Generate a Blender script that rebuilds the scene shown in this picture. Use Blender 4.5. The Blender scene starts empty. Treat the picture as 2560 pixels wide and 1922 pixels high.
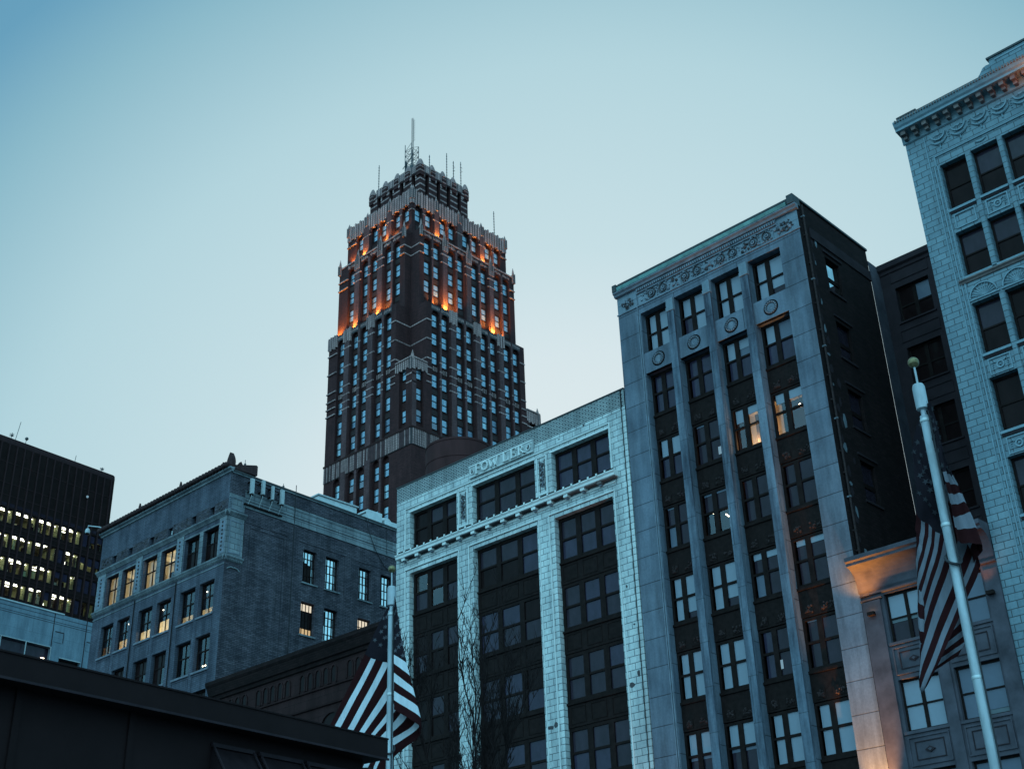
import bpy, math, random
from mathutils import Vector, Matrix
random.seed(7)
scene = bpy.context.scene
COL = scene.collection
rad = math.radians
CAMZ = 1.6
# ------------------------------------------------------------------ materials
MATS = {}
def mk(name):
    m = bpy.data.materials.new(name); m.use_nodes = True
    nt = m.node_tree; nt.nodes.clear()
    out = nt.nodes.new('ShaderNodeOutputMaterial')
    MATS[name] = m
    return m, nt, out
def N(nt, typ, **kw):
    n = nt.nodes.new(typ)
    for k, v in kw.items():
        if k.startswith('i_'):
            n.inputs[k[2:].replace('_', ' ')].default_value = v
        else: setattr(n, k, v)
    return n
def c4(c): return (c[0], c[1], c[2], 1.0)
def wall_uv(nt):
    """metres along the wall and up, whichever way the wall faces"""
    tc = N(nt, 'ShaderNodeTexCoord'); s = N(nt, 'ShaderNodeSeparateXYZ'); nt.links.new(tc.outputs['Object'], s.inputs[0])
    n = N(nt, 'ShaderNodeSeparateXYZ'); nt.links.new(tc.outputs['Normal'], n.inputs[0])
    a = N(nt, 'ShaderNodeMath', operation='ABSOLUTE'); nt.links.new(n.outputs[0], a.inputs[0])
    g = N(nt, 'ShaderNodeMath', operation='GREATER_THAN'); nt.links.new(a.outputs[0], g.inputs[0]); g.inputs[1].default_value = .6
    mx = N(nt, 'ShaderNodeMix'); nt.links.new(g.outputs[0], mx.inputs[0]); nt.links.new(s.outputs[0], mx.inputs[2]); nt.links.new(s.outputs[1], mx.inputs[3])
    c = N(nt, 'ShaderNodeCombineXYZ'); nt.links.new(mx.outputs[0], c.inputs[0]); nt.links.new(s.outputs[2], c.inputs[1])
    return tc, c
def noise(nt, vec, scale, detail=4, rough=.6, stretch=None):
    n = N(nt, 'ShaderNodeTexNoise'); n.inputs['Scale'].default_value = scale; n.inputs['Detail'].default_value = detail; n.inputs['Roughness'].default_value = rough
    if stretch:
        mp = N(nt, 'ShaderNodeMapping'); mp.inputs['Scale'].default_value = stretch; nt.links.new(vec, mp.inputs[0]); vec = mp.outputs[0]
    nt.links.new(vec, n.inputs['Vector']); return n.outputs[0]
def ramp(nt, fac, stops):
    r = N(nt, 'ShaderNodeValToRGB'); nt.links.new(fac, r.inputs[0])
    e = r.color_ramp.elements
    while len(e) < len(stops): e.new(.5)
    for el, (p, c) in zip(e, stops): el.position = p; el.color = c4(c) if hasattr(c, '__len__') else (c, c, c, 1)
    return r.outputs[0]
def mul(nt, a, b, f=1.0):
    m = N(nt, 'ShaderNodeMix', data_type='RGBA', blend_type='MULTIPLY'); m.inputs[0].default_value = f
    nt.links.new(a, m.inputs[6]); nt.links.new(b, m.inputs[7]); return m.outputs[2]
def bsdf(nt, out, col, rough=.8, metal=0., spec=.5, coat=0., bump=None, bd=.02):
    b = N(nt, 'ShaderNodeBsdfPrincipled'); b.inputs['Roughness'].default_value = rough; b.inputs['Metallic'].default_value = metal
    b.inputs['Specular IOR Level'].default_value = spec; b.inputs['Coat Weight'].default_value = coat; b.inputs['Coat Roughness'].default_value = .05
    if hasattr(col, '__len__'): b.inputs['Base Color'].default_value = c4(col)
    else: nt.links.new(col, b.inputs['Base Color'])
    if bump is not None:
        bp = N(nt, 'ShaderNodeBump'); bp.inputs['Strength'].default_value = .6; bp.inputs['Distance'].default_value = bd
        nt.links.new(bump, bp.inputs['Height']); nt.links.new(bp.outputs[0], b.inputs['Normal'])
    nt.links.new(b.outputs[0], out.inputs[0]); return b
def masonry(name, c1, c2, mortar, bw, bh, ms=.02, stain=.45, blotch=.3, rough=.75, off=.5, sq=1.0, coat=0., stain_col=(.25, .25, .27), coarse=.25):
    m, nt, out = mk(name); tc, uv = wall_uv(nt)
    b = N(nt, 'ShaderNodeTexBrick'); nt.links.new(uv.outputs[0], b.inputs[0])
    b.offset = off; b.squash = sq
    for k, v in (('Color1', c4(c1)), ('Color2', c4(c2)), ('Mortar', c4(mortar)), ('Scale', 1.0), ('Mortar Size', ms), ('Mortar Smooth', .15), ('Bias', 0.), ('Brick Width', bw), ('Row Height', bh)):
        b.inputs[k].default_value = v
    n1 = noise(nt, uv.outputs[0], 1.0, 6, .65, (1.3, .16, 1))
    st = ramp(nt, n1, [(.38, stain_col), (.6, (1, 1, 1))])
    n2 = noise(nt, tc.outputs['Object'], coarse, 5, .6)
    bl = ramp(nt, n2, [(.3, (.55, .57, .6)), (.68, (1.08, 1.05, 1.03))])
    n3 = noise(nt, tc.outputs['Object'], 9., 3, .7)
    gr = ramp(nt, n3, [(.3, .78), (.7, 1.1)])
    col = mul(nt, mul(nt, mul(nt, b.outputs[0], st, stain), bl, blotch), gr, .7)
    bsdf(nt, out, col, rough, spec=.15 if rough > .7 else .4, coat=coat, bump=b.outputs[1], bd=-.012)
    return m
def plain(name, c, rough=.7, metal=0., var=.35, scale=3., spec=.5, coat=0., stretch=None):
    m, nt, out = mk(name); tc = N(nt, 'ShaderNodeTexCoord')
    n = noise(nt, tc.outputs['Object'], scale, 5, .65, stretch)
    f = ramp(nt, n, [(.28, tuple(x * (1 - var) for x in c)), (.72, tuple(x * (1 + var * .6) for x in c))])
    bsdf(nt, out, f, rough, metal, spec, coat, bump=n, bd=.004)
    return m
def glass_refl(name, c, metal, rough=.04, wob=.02, scale=.7, spec=.6):
    """a window pane: glossy, with the slight waviness of old sheet glass and grime"""
    m, nt, out = mk(name); tc = N(nt, 'ShaderNodeTexCoord')
    n = noise(nt, tc.outputs['Object'], scale, 2, .5)
    d = noise(nt, tc.outputs['Object'], 1.6, 5, .7, (1, 1, .5))
    f = ramp(nt, d, [(.3, tuple(x * .6 for x in c)), (.7, tuple(x * 1.15 for x in c))])
    bsdf(nt, out, f, rough, metal, spec, bump=n, bd=wob)
    return m
def emit(name, c, s):
    m, nt, out = mk(name); e = N(nt, 'ShaderNodeEmission'); e.inputs[0].default_value = c4(c); e.inputs[1].default_value = s
    nt.links.new(e.outputs[0], out.inputs[0]); return m
def clear(name, refl=.1, tint=(.85, .9, .92)):
    m, nt, out = mk(name)
    t = N(nt, 'ShaderNodeBsdfTransparent'); t.inputs[0].default_value = c4(tint)
    g = N(nt, 'ShaderNodeBsdfGlossy'); g.inputs['Roughness'].default_value = .03; g.inputs[0].default_value = (.9, .95, 1, 1)
    fr = N(nt, 'ShaderNodeFresnel'); fr.inputs[0].default_value = 1.5
    a = N(nt, 'ShaderNodeMath', operation='ADD'); a.inputs[1].default_value = refl; nt.links.new(fr.outputs[0], a.inputs[0])
    mx = N(nt, 'ShaderNodeMixShader'); nt.links.new(a.outputs[0], mx.inputs[0]); nt.links.new(t.outputs[0], mx.inputs[1]); nt.links.new(g.outputs[0], mx.inputs[2])
    nt.links.new(mx.outputs[0], out.inputs[0]); return m

masonry('white_tile', (.60, .665, .655), (.70, .75, .725), (.13, .15, .165), .62, .335, .018, stain=.5, blotch=.55, rough=.42, coarse=.5)
masonry('white_ashlar', (.68, .72, .70), (.73, .76, .73), (.1, .11, .12), 1.05, .5, .02, stain=.35, blotch=.3, rough=.4)
masonry('glazed_brick', (.44, .48, .47), (.54, .57, .55), (.07, .08, .09), .42, .11, .028, stain=.45, blotch=.6, rough=.5)
masonry('grey_stone', (.165, .20, .25), (.19, .228, .282), (.075, .085, .105), 4.0, 1.38, .022, stain=.75, blotch=.75, rough=.9, stain_col=(.5, .47, .46), coarse=.45)
masonry('grey_ashlar', (.22, .275, .325), (.24, .295, .345), (.1, .12, .14), 2.9, 2.0, .012, stain=.45, blotch=.4, rough=.9, stain_col=(.5, .47, .46))
masonry('blue_tile', (.14, .225, .268), (.185, .285, .33), (.045, .06, .07), .60, .30, .017, stain=.3, blotch=.45, rough=.5, coarse=.35)
masonry('buff_brick', (.078, .075, .092), (.165, .155, .185), (.055, .052, .062), .45, .12, .022, stain=.5, blotch=.85, rough=.9, coarse=.9)
masonry('grey_brick', (.10, .112, .145), (.13, .145, .185), (.065, .07, .088), .5, .14, .016, stain=.55, blotch=.75, rough=.9, coarse=.6)
masonry('limestone', (.22, .255, .275), (.28, .32, .34), (.09, .10, .11), 1.5, .42, .02, stain=.5, blotch=.5, rough=.85)
masonry('red_brick', (.050, .0205, .0215), (.078, .031, .031), (.045, .024, .024), .5, .16, .022, stain=.3, blotch=.5, rough=.9, coarse=.4)
masonry('pink_brick', (.11, .058, .060), (.165, .085, .088), (.07, .05, .05), .5, .16, .022, stain=.4, blotch=.5, rough=.9)
masonry('pale_terracotta', (.47, .31, .29), (.56, .38, .355), (.12, .08, .08), .5, .42, .03, stain=.6, blotch=.5, rough=.8, off=0.)
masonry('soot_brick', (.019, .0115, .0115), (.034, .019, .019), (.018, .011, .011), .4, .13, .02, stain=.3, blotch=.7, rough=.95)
masonry('brown_stone', (.036, .0175, .0175), (.046, .022, .022), (.022, .012, .012), 1.2, .6, .015, stain=.4, blotch=.5, rough=.95)
masonry('concrete_panel', (.175, .25, .30), (.19, .265, .32), (.1, .15, .18), 9., 5., .01, stain=.35, blotch=.5, rough=.8, coarse=.5)
plain('brown_spandrel', (.040, .017, .016), .8, scale=2.5, spec=.12)
masonry('pier_stone', (.165, .21, .265), (.20, .245, .30), (.09, .11, .13), 2.9, 2.05, .014, stain=1., blotch=.5, rough=.9, stain_col=(.30, .28, .30), coarse=.5)
plain('crown_stone', (.30, .20, .19), .9, var=.4, scale=2., spec=.15)
plain('grime_shade_tile', (.42, .46, .46), .6, var=.35, scale=2.)  # sign panel darkened for grime and for the shadows round the letters
plain('flag_white_shaded', (.15, .155, .185), .9, var=.4, scale=5., stretch=(1, 1, .2))  # second flag's white stripes, with shade put into the cloth colour
plain('star_shaded', (.075, .075, .09), .9)  # white stars darkened in colour as if unlit
plain('sill_stone', (.17, .185, .22), .85, spec=.2)
plain('dark_metal', (.016, .0098, .009), .7, var=.5, spec=.08)
plain('bronze_panel', (.017, .0105, .0098), .7, var=.5, scale=5., spec=.08)
plain('relief_metal', (.040, .026, .026), .7, var=.6, scale=9., spec=.15)
plain('black_fascia', (.020, .0115, .0120), .75, var=.25, scale=.8, spec=.08)
plain('canopy_panel', (.020, .0115, .0120), .75, var=.25, scale=.6, spec=.08)
plain('canopy_trim', (.034, .022, .026), .7, spec=.1)
plain('awning_cloth', (.022, .014, .016), .85, spec=.06)
plain('office_metal', (.016, .0088, .0082), .7, var=.4, scale=.7, spec=.08)
plain('office_fin', (.034, .015, .016), .6, spec=.15)
plain('coping', (.03, .033, .036), .6)
plain('verdigris', (.13, .30, .28), .7, var=.6, scale=1.6)
plain('roof_tile', (.055, .032, .032), .9, spec=.1)
plain('carved_stone', (.185, .215, .255), .9, var=.4, scale=2., spec=.2)
plain('carved_dark', (.07, .065, .07), .9, var=.4, scale=4., spec=.15)
plain('swag_tile', (.165, .255, .30), .6, var=.25)
plain('rusty_stone', (.16, .13, .125), .8, var=.5, scale=2.)
plain('white_plain', (.68, .71, .69), .4, var=.2, scale=1.2)
plain('dim_stone', (.036, .026, .030), .9, var=.3, scale=1.2, spec=.1)
plain('low_stone', (.082, .076, .092), .9, var=.45, scale=.9, spec=.12)
plain('patch_plaster', (.15, .18, .21), .9, var=.4)
plain('pole_metal', (.36, .41, .44), .5, metal=.2, var=.5, scale=2.5, stretch=(1, 1, .35))
plain('ball_gold', (.24, .20, .10), .35, metal=.7, var=.5, scale=14.)
plain('rope', (.03, .03, .035), .9)
plain('tank_steel', (.055, .022, .022), .8, var=.35, scale=1., stretch=(1, 1, .2), spec=.15)
plain('sheet_metal', (.52, .58, .59), .45, metal=.3, var=.2, scale=1.5)
plain('antenna_white', (.42, .46, .47), .5, var=.2)
plain('mast_steel', (.05, .055, .06), .5)
plain('bark', (.02, .013, .013), .9, spec=.1)
plain('roof_tar', (.02, .02, .022), .95)
plain('asphalt', (.045, .046, .05), .92, scale=12.)
plain('paving', (.16, .16, .165), .85, scale=4.)
plain('room_wall', (.62, .54, .38), .9, var=.12, scale=1.)
plain('room_red', (.62, .06, .03), .8, var=.1)
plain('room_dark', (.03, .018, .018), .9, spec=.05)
plain('room_green', (.52, .56, .30), .9, var=.3)
plain('office_wall', (.42, .40, .28), .9, var=.3, scale=.6)
plain('shelf_brown', (.10, .075, .045), .8, var=.5)
plain('flag_white', (.60, .64, .68), .85, var=.25, scale=6., stretch=(1, 1, .2))
plain('flag_red', (.028, .0075, .0085), .9, var=.3, spec=.06)
plain('flag_blue', (.016, .012, .017), .9, var=.3, spec=.1)
glass_refl('dark_pane', (.018, .012, .015), 0., .05, spec=.14)
glass_refl('blue_pane', (.036, .030, .052), 0., .08, spec=.22)
glass_refl('deep_pane', (.016, .009, .009), 0., .12, spec=.06)
glass_refl('tower_pane', (.30, .42, .52), .62, .06)
glass_refl('tower_pane_dim', (.16, .22, .30), .5, .1)
glass_refl('tower_pane_bright', (.42, .55, .62), .7, .05)
plain('star_shaded_deep', (.03, .03, .038), .9)  # second flag's stars, shade painted in darker still
glass_refl('sky_pane', (.70, .80, .80), .9, .04, wob=.004)
glass_refl('mirror_pane', (.92, .97, .97), 1., .02, wob=.002)
glass_refl('slate_pane', (.030, .022, .032), 0., .1, spec=.18)
plain('shade_cloth', (.20, .235, .285), .55, var=.06, scale=2., coat=.25)
plain('shade_or_sky_dim', (.075, .095, .135), .55, var=.1, scale=2., coat=.2)
plain('shade_edge', (.10, .125, .14), .6, var=.1)
emit('tube_light', (1., .95, .76), 7.)
emit('lamp_glow', (1., .86, .62), 7.)
emit('bulb_warm', (1., .62, .40), 14.)
emit('lit_blind', (1., .72, .38), .62)
emit('lit_cream', (1., .88, .68), .8)
emit('flood_lens', (1., .55, .15), 6.)
emit('cool_sign', (.35, .62, .80), .5)
clear('clear_glass', .05)

# ------------------------------------------------------------------ mesh builder
class Frame:
    """wall frame: u along the wall, d into the building, z up"""
    def __init__(s, x, y, ux, uy):
        s.o = (x, y); s.u = (ux, uy); s.n = (-uy, ux)
    def __call__(s, u, d, z):
        return (s.o[0] + s.u[0] * u + s.n[0] * d, s.o[1] + s.u[1] * u + s.n[1] * d, z)
def front(y): return Frame(0, y, 1, 0)          # u = world x
def right(x): return Frame(x, 0, 0, 1)          # u = world y, faces +x
IDT = front(0)
class MB:
    def __init__(s, T=IDT): s.v = []; s.f = []; s.m = []; s.T = T
    def pt(s, p): s.v.append(s.T(*p)); return len(s.v) - 1
    def face(s, pts, mat): s.f.append([s.pt(p) for p in pts]); s.m.append(mat)
    def quad(s, a, b, c, d, mat): s.face((a, b, c, d), mat)
    def box(s, u0, u1, d0, d1, z0, z1, mat, skip=''):
        i = [s.pt(p) for p in ((u0, d0, z0), (u1, d0, z0), (u1, d1, z0), (u0, d1, z0), (u0, d0, z1), (u1, d0, z1), (u1, d1, z1), (u0, d1, z1))]
        for k, q in (('b', (0, 3, 2, 1)), ('t', (4, 5, 6, 7)), ('f', (0, 1, 5, 4)), ('k', (2, 3, 7, 6)), ('l', (3, 0, 4, 7)), ('r', (1, 2, 6, 5))):
            if k not in skip: s.f.append([i[j] for j in q]); s.m.append(mat)
    def prism(s, poly, d0, d1, mat, caps=True):
        """poly: (u,z) counter-clockwise seen from outside"""
        a = [s.pt((u, d0, z)) for u, z in poly]; b = [s.pt((u, d1, z)) for u, z in poly]; n = len(poly)
        if caps: s.f.append(a); s.m.append(mat)
        for i in range(n):
            j = (i + 1) % n; s.f.append([a[j], a[i], b[i], b[j]]); s.m.append(mat)
    def run(s, prof, u0, u1, mat):
        """profile of (d,z) points extruded along u"""
        a = [s.pt((u0, d, z)) for d, z in prof]; b = [s.pt((u1, d, z)) for d, z in prof]; n = len(prof)
        for i in range(n):
            j = (i + 1) % n; s.f.append([a[i], a[j], b[j], b[i]]); s.m.append(mat)
        s.f.append(a[::-1]); s.m.append(mat); s.f.append(b); s.m.append(mat)
    def tube(s, pts, r, mat, n=6, cap=True):
        rs = r if hasattr(r, '__len__') else [r] * len(pts)
        P = [Vector(p) for p in pts]; rings = []
        for i, p in enumerate(P):
            t = (P[min(i + 1, len(P) - 1)] - P[max(i - 1, 0)]); t = t.normalized() if t.length > 1e-9 else Vector((0, 0, 1))
            a = t.orthogonal().normalized() if i == 0 else (a - t * a.dot(t)).normalized()
            b = t.cross(a)
            rings.append([s.pt(p + (a * math.cos(k * 2 * math.pi / n) + b * math.sin(k * 2 * math.pi / n)) * rs[i]) for k in range(n)])
        for x, y in zip(rings, rings[1:]):
            for k in range(n): s.f.append([x[k], x[(k + 1) % n], y[(k + 1) % n], y[k]]); s.m.append(mat)
        if cap: s.f.append(rings[0][::-1]); s.m.append(mat); s.f.append(rings[-1]); s.m.append(mat)
    def lathe(s, cu, cd, prof, mat, n=16):
        rings = [[s.pt((cu + r * math.cos(k * 2 * math.pi / n), cd + r * math.sin(k * 2 * math.pi / n), z)) for k in range(n)] for r, z in prof]
        for x, y in zip(rings, rings[1:]):
            for k in range(n): s.f.append([x[k], x[(k + 1) % n], y[(k + 1) % n], y[k]]); s.m.append(mat)
        s.f.append(rings[0][::-1]); s.m.append(mat); s.f.append(rings[-1]); s.m.append(mat)
    def ball(s, c, r, mat, n=14, k=9):
        s.lathe(c[0], c[1], [(max(r * math.sin(math.pi * i / k), .002), c[2] - r * math.cos(math.pi * i / k)) for i in range(k + 1)], mat, n)
    def ring(s, cu, cz, r0, r1, d0, d1, mat, n=18, a0=0., a1=2 * math.pi, sz=1.0):
        """flat annulus (or an arc of one) standing proud of a wall"""
        full = abs(a1 - a0 - 2 * math.pi) < 1e-6
        P = [a0 + (a1 - a0) * i / n for i in range(n + 1)]
        for a, b in zip(P, P[1:]):
            q = [(cu + r * math.cos(t), cz + r * sz * math.sin(t)) for r, t in ((r0, a), (r1, a), (r1, b), (r0, b))]
            s.prism(q, d0, d1, mat)
    def facade(s, u0, u1, z0, z1, ops, depth, mat, rev=None, d=0.):
        rev = rev or mat
        us = sorted({u0, u1} | {x for o in ops for x in o[:2] if u0 < x < u1}); zs = sorted({z0, z1} | {x for o in ops for x in o[2:4] if z0 < x < z1})
        for a, b in zip(us, us[1:]):
            run = None
            for c, e in zip(zs, zs[1:]):
                mu, mz = (a + b) / 2, (c + e) / 2
                solid = not any(o[0] < mu < o[1] and o[2] < mz < o[3] for o in ops)
                if solid: run = (run[0], e) if run else (c, e)
                if (not solid or e == zs[-1]) and run:
                    s.quad((a, d, run[0]), (b, d, run[0]), (b, d, run[1]), (a, d, run[1]), mat); run = None
        for o in ops:
            a, b, c, e = o[:4]; D = d + depth
            s.quad((a, D, c), (a, d, c), (a, d, e), (a, D, e), rev); s.quad((b, d, c), (b, D, c), (b, D, e), (b, d, e), rev)
            s.quad((a, d, e), (b, d, e), (b, D, e), (a, D, e), rev); s.quad((a, D, c), (b, D, c), (b, d, c), (a, d, c), rev)
    def build(s, name, parent=None, smooth=False):
        me = bpy.data.meshes.new(name)
        root = parent
        while root is not None and root.parent is not None: root = root.parent
        o3 = root.location if root is not None else Vector((0, 0, 0))
        me.from_pydata([(p[0] - o3[0], p[1] - o3[1], p[2] - o3[2]) for p in s.v], [], s.f)
        names = []
        for m in s.m:
            if m not in names: names.append(m)
        for m in names: me.materials.append(MATS[m])
        ix = {m: i for i, m in enumerate(names)}
        me.polygons.foreach_set('material_index', [ix[m] for m in s.m])
        if smooth: me.polygons.foreach_set('use_smooth', [True] * len(me.polygons))
        me.update()
        ob = bpy.data.objects.new(name, me); COL.objects.link(ob)
        if parent is not None: ob.parent = parent
        return ob
def build_split(mb, name, parent, gap=.12):
    """one object per separate piece (pieces closer than gap stay together)"""
    par = list(range(len(mb.v)))
    def fd(i):
        while par[i] != i: par[i] = par[par[i]]; i = par[i]
        return i
    for f in mb.f:
        for j in f[1:]: par[fd(j)] = fd(f[0])
    isl = {}
    for k, f in enumerate(mb.f): isl.setdefault(fd(f[0]), []).append(k)
    items = []
    for ks in isl.values():
        P = [mb.v[i] for k in ks for i in mb.f[k]]
        items.append([[min(p[a] for p in P) - gap / 2 for a in range(3)], [max(p[a] for p in P) + gap / 2 for a in range(3)], ks])
    merged = True
    while merged:
        merged = False; out = []
        for it in items:
            for o in out:
                if all(it[0][a] <= o[1][a] and it[1][a] >= o[0][a] for a in range(3)):
                    for a in range(3): o[0][a] = min(o[0][a], it[0][a]); o[1][a] = max(o[1][a], it[1][a])
                    o[2] += it[2]; merged = True; break
            else: out.append(it)
        items = out
    for _, _, ks in items:
        q = MB(); ix = {}
        for k in ks:
            g = []
            for i in mb.f[k]:
                if i not in ix: ix[i] = len(q.v); q.v.append(mb.v[i])
                g.append(ix[i])
            q.f.append(g); q.m.append(mb.m[k])
        q.build(name, parent)
def thing(name, loc, label, cat, group=None):
    o = bpy.data.objects.new(name, None); o.location = loc; o.empty_display_size = .5; COL.objects.link(o)
    o['label'] = label; o['category'] = cat
    if group: o['group'] = group
    return o
def tag(o, label, cat, group=None):
    o['label'] = label; o['category'] = cat
    if group: o['group'] = group
    return o
def part(name, parent, T=IDT): 
    return MB(T), name, parent
def sash(root, T, u0, u1, z0, z1, d, cols, rows, panes, fw=.09, mw=.07, fmat='dark_metal', th=.07, gap=None, sill=None, rail=None, name='window'):
    """frame with a pane child; panes = material or {(col,row): mat or (upper mat, share, lower mat)}; row 0 on top"""
    m = MB(T); g = MB(T)
    cols_e = cols if isinstance(cols, (list, tuple)) else [u0 + (u1 - u0) * i / cols for i in range(cols + 1)]
    rows_e = rows if isinstance(rows, (list, tuple)) else [z1 + (z0 - z1) * i / rows for i in range(rows + 1)]
    rw = rail or mw
    m.box(u0, u0 + fw, d, d + th, z0, z1, fmat); m.box(u1 - fw, u1, d, d + th, z0, z1, fmat)
    m.box(u0 + fw, u1 - fw, d, d + th, z0, z0 + fw, fmat); m.box(u0 + fw, u1 - fw, d, d + th, z1 - fw, z1, fmat)
    for c in cols_e[1:-1]: m.box(c - mw / 2, c + mw / 2, d - .003, d + th - .01, z0 + fw, z1 - fw, fmat)
    for r in rows_e[1:-1]: m.box(u0 + fw, u1 - fw, d + .008, d + th - .015, r - rw / 2, r + rw / 2, fmat)
    w = m.build(name, root)
    for i in range(len(cols_e) - 1):
        for j in range(len(rows_e) - 1):
            a = cols_e[i] + (fw if i == 0 else mw / 2); b = cols_e[i + 1] - (fw if i == len(cols_e) - 2 else mw / 2)
            t = rows_e[j] - (fw if j == 0 else rw / 2); k = rows_e[j + 1] + (fw if j == len(rows_e) - 2 else rw / 2)
            p = panes.get((i, j), panes.get('*', 'dark_pane')) if isinstance(panes, dict) else panes
            dd = d + th * .55 + (.012 if j % 2 else 0)
            if isinstance(p, tuple):
                zc = t - (t - k) * p[1]
                g.quad((a, dd, zc), (b, dd, zc), (b, dd, t), (a, dd, t), p[0]); g.quad((a, dd + .02, k), (b, dd + .02, k), (b, dd + .02, zc), (a, dd + .02, zc), p[2])
            else: g.quad((a, dd, k), (b, dd, k), (b, dd, t), (a, dd, t), p)
    g.build('pane', w)
    if sill:
        q = MB(T); q.box(u0 - .12, u1 + .12, -sill[1], d - .004, z0 - sill[0], z0 - .002, sill[2]); q.build('sill', w)
    return w
def slab_roof(mb, x0, x1, y0, y1, z, mat='roof_tar'): mb.quad((x0, y0, z), (x1, y0, z), (x1, y1, z), (x0, y1, z), mat)
def spiral(mb, cu, cz, r, turns, d, mat, flip=1, th=.035, a0=0., n=22):
    P = []
    for i in range(n + 1):
        t = i / n; a = a0 + flip * turns * 2 * math.pi * t; rr = r * (1 - .82 * t); P.append((cu + rr * math.cos(a), d, cz + rr * math.sin(a)))
    mb.tube(P, [th * (1 - .3 * i / n) for i in range(n + 1)], mat, 5)
Y0 = 48.0
F0 = front(Y0)
def shell(mb, x0, x1, y0, y1, z0, z1, mat, sides='lrkt', roof='roof_tar', ztop=None):
    """the faces of a block other than its street front"""
    if 'l' in sides: mb.quad((x0, y1 - Y0, z0), (x0, y0 - Y0, z0), (x0, y0 - Y0, z1), (x0, y1 - Y0, z1), mat)
    if 'r' in sides: mb.quad((x1, y0 - Y0, z0), (x1, y1 - Y0, z0), (x1, y1 - Y0, z1), (x1, y0 - Y0, z1), mat)
    if 'k' in sides: mb.quad((x1, y1 - Y0, z0), (x0, y1 - Y0, z0), (x0, y1 - Y0, z1), (x1, y1 - Y0, z1), mat)
    zt = z1 if ztop is None else ztop
    mb.quad((x0, y0 - Y0, zt), (x1, y0 - Y0, zt), (x1, y1 - Y0, zt), (x0, y1 - Y0, zt), roof)

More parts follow.
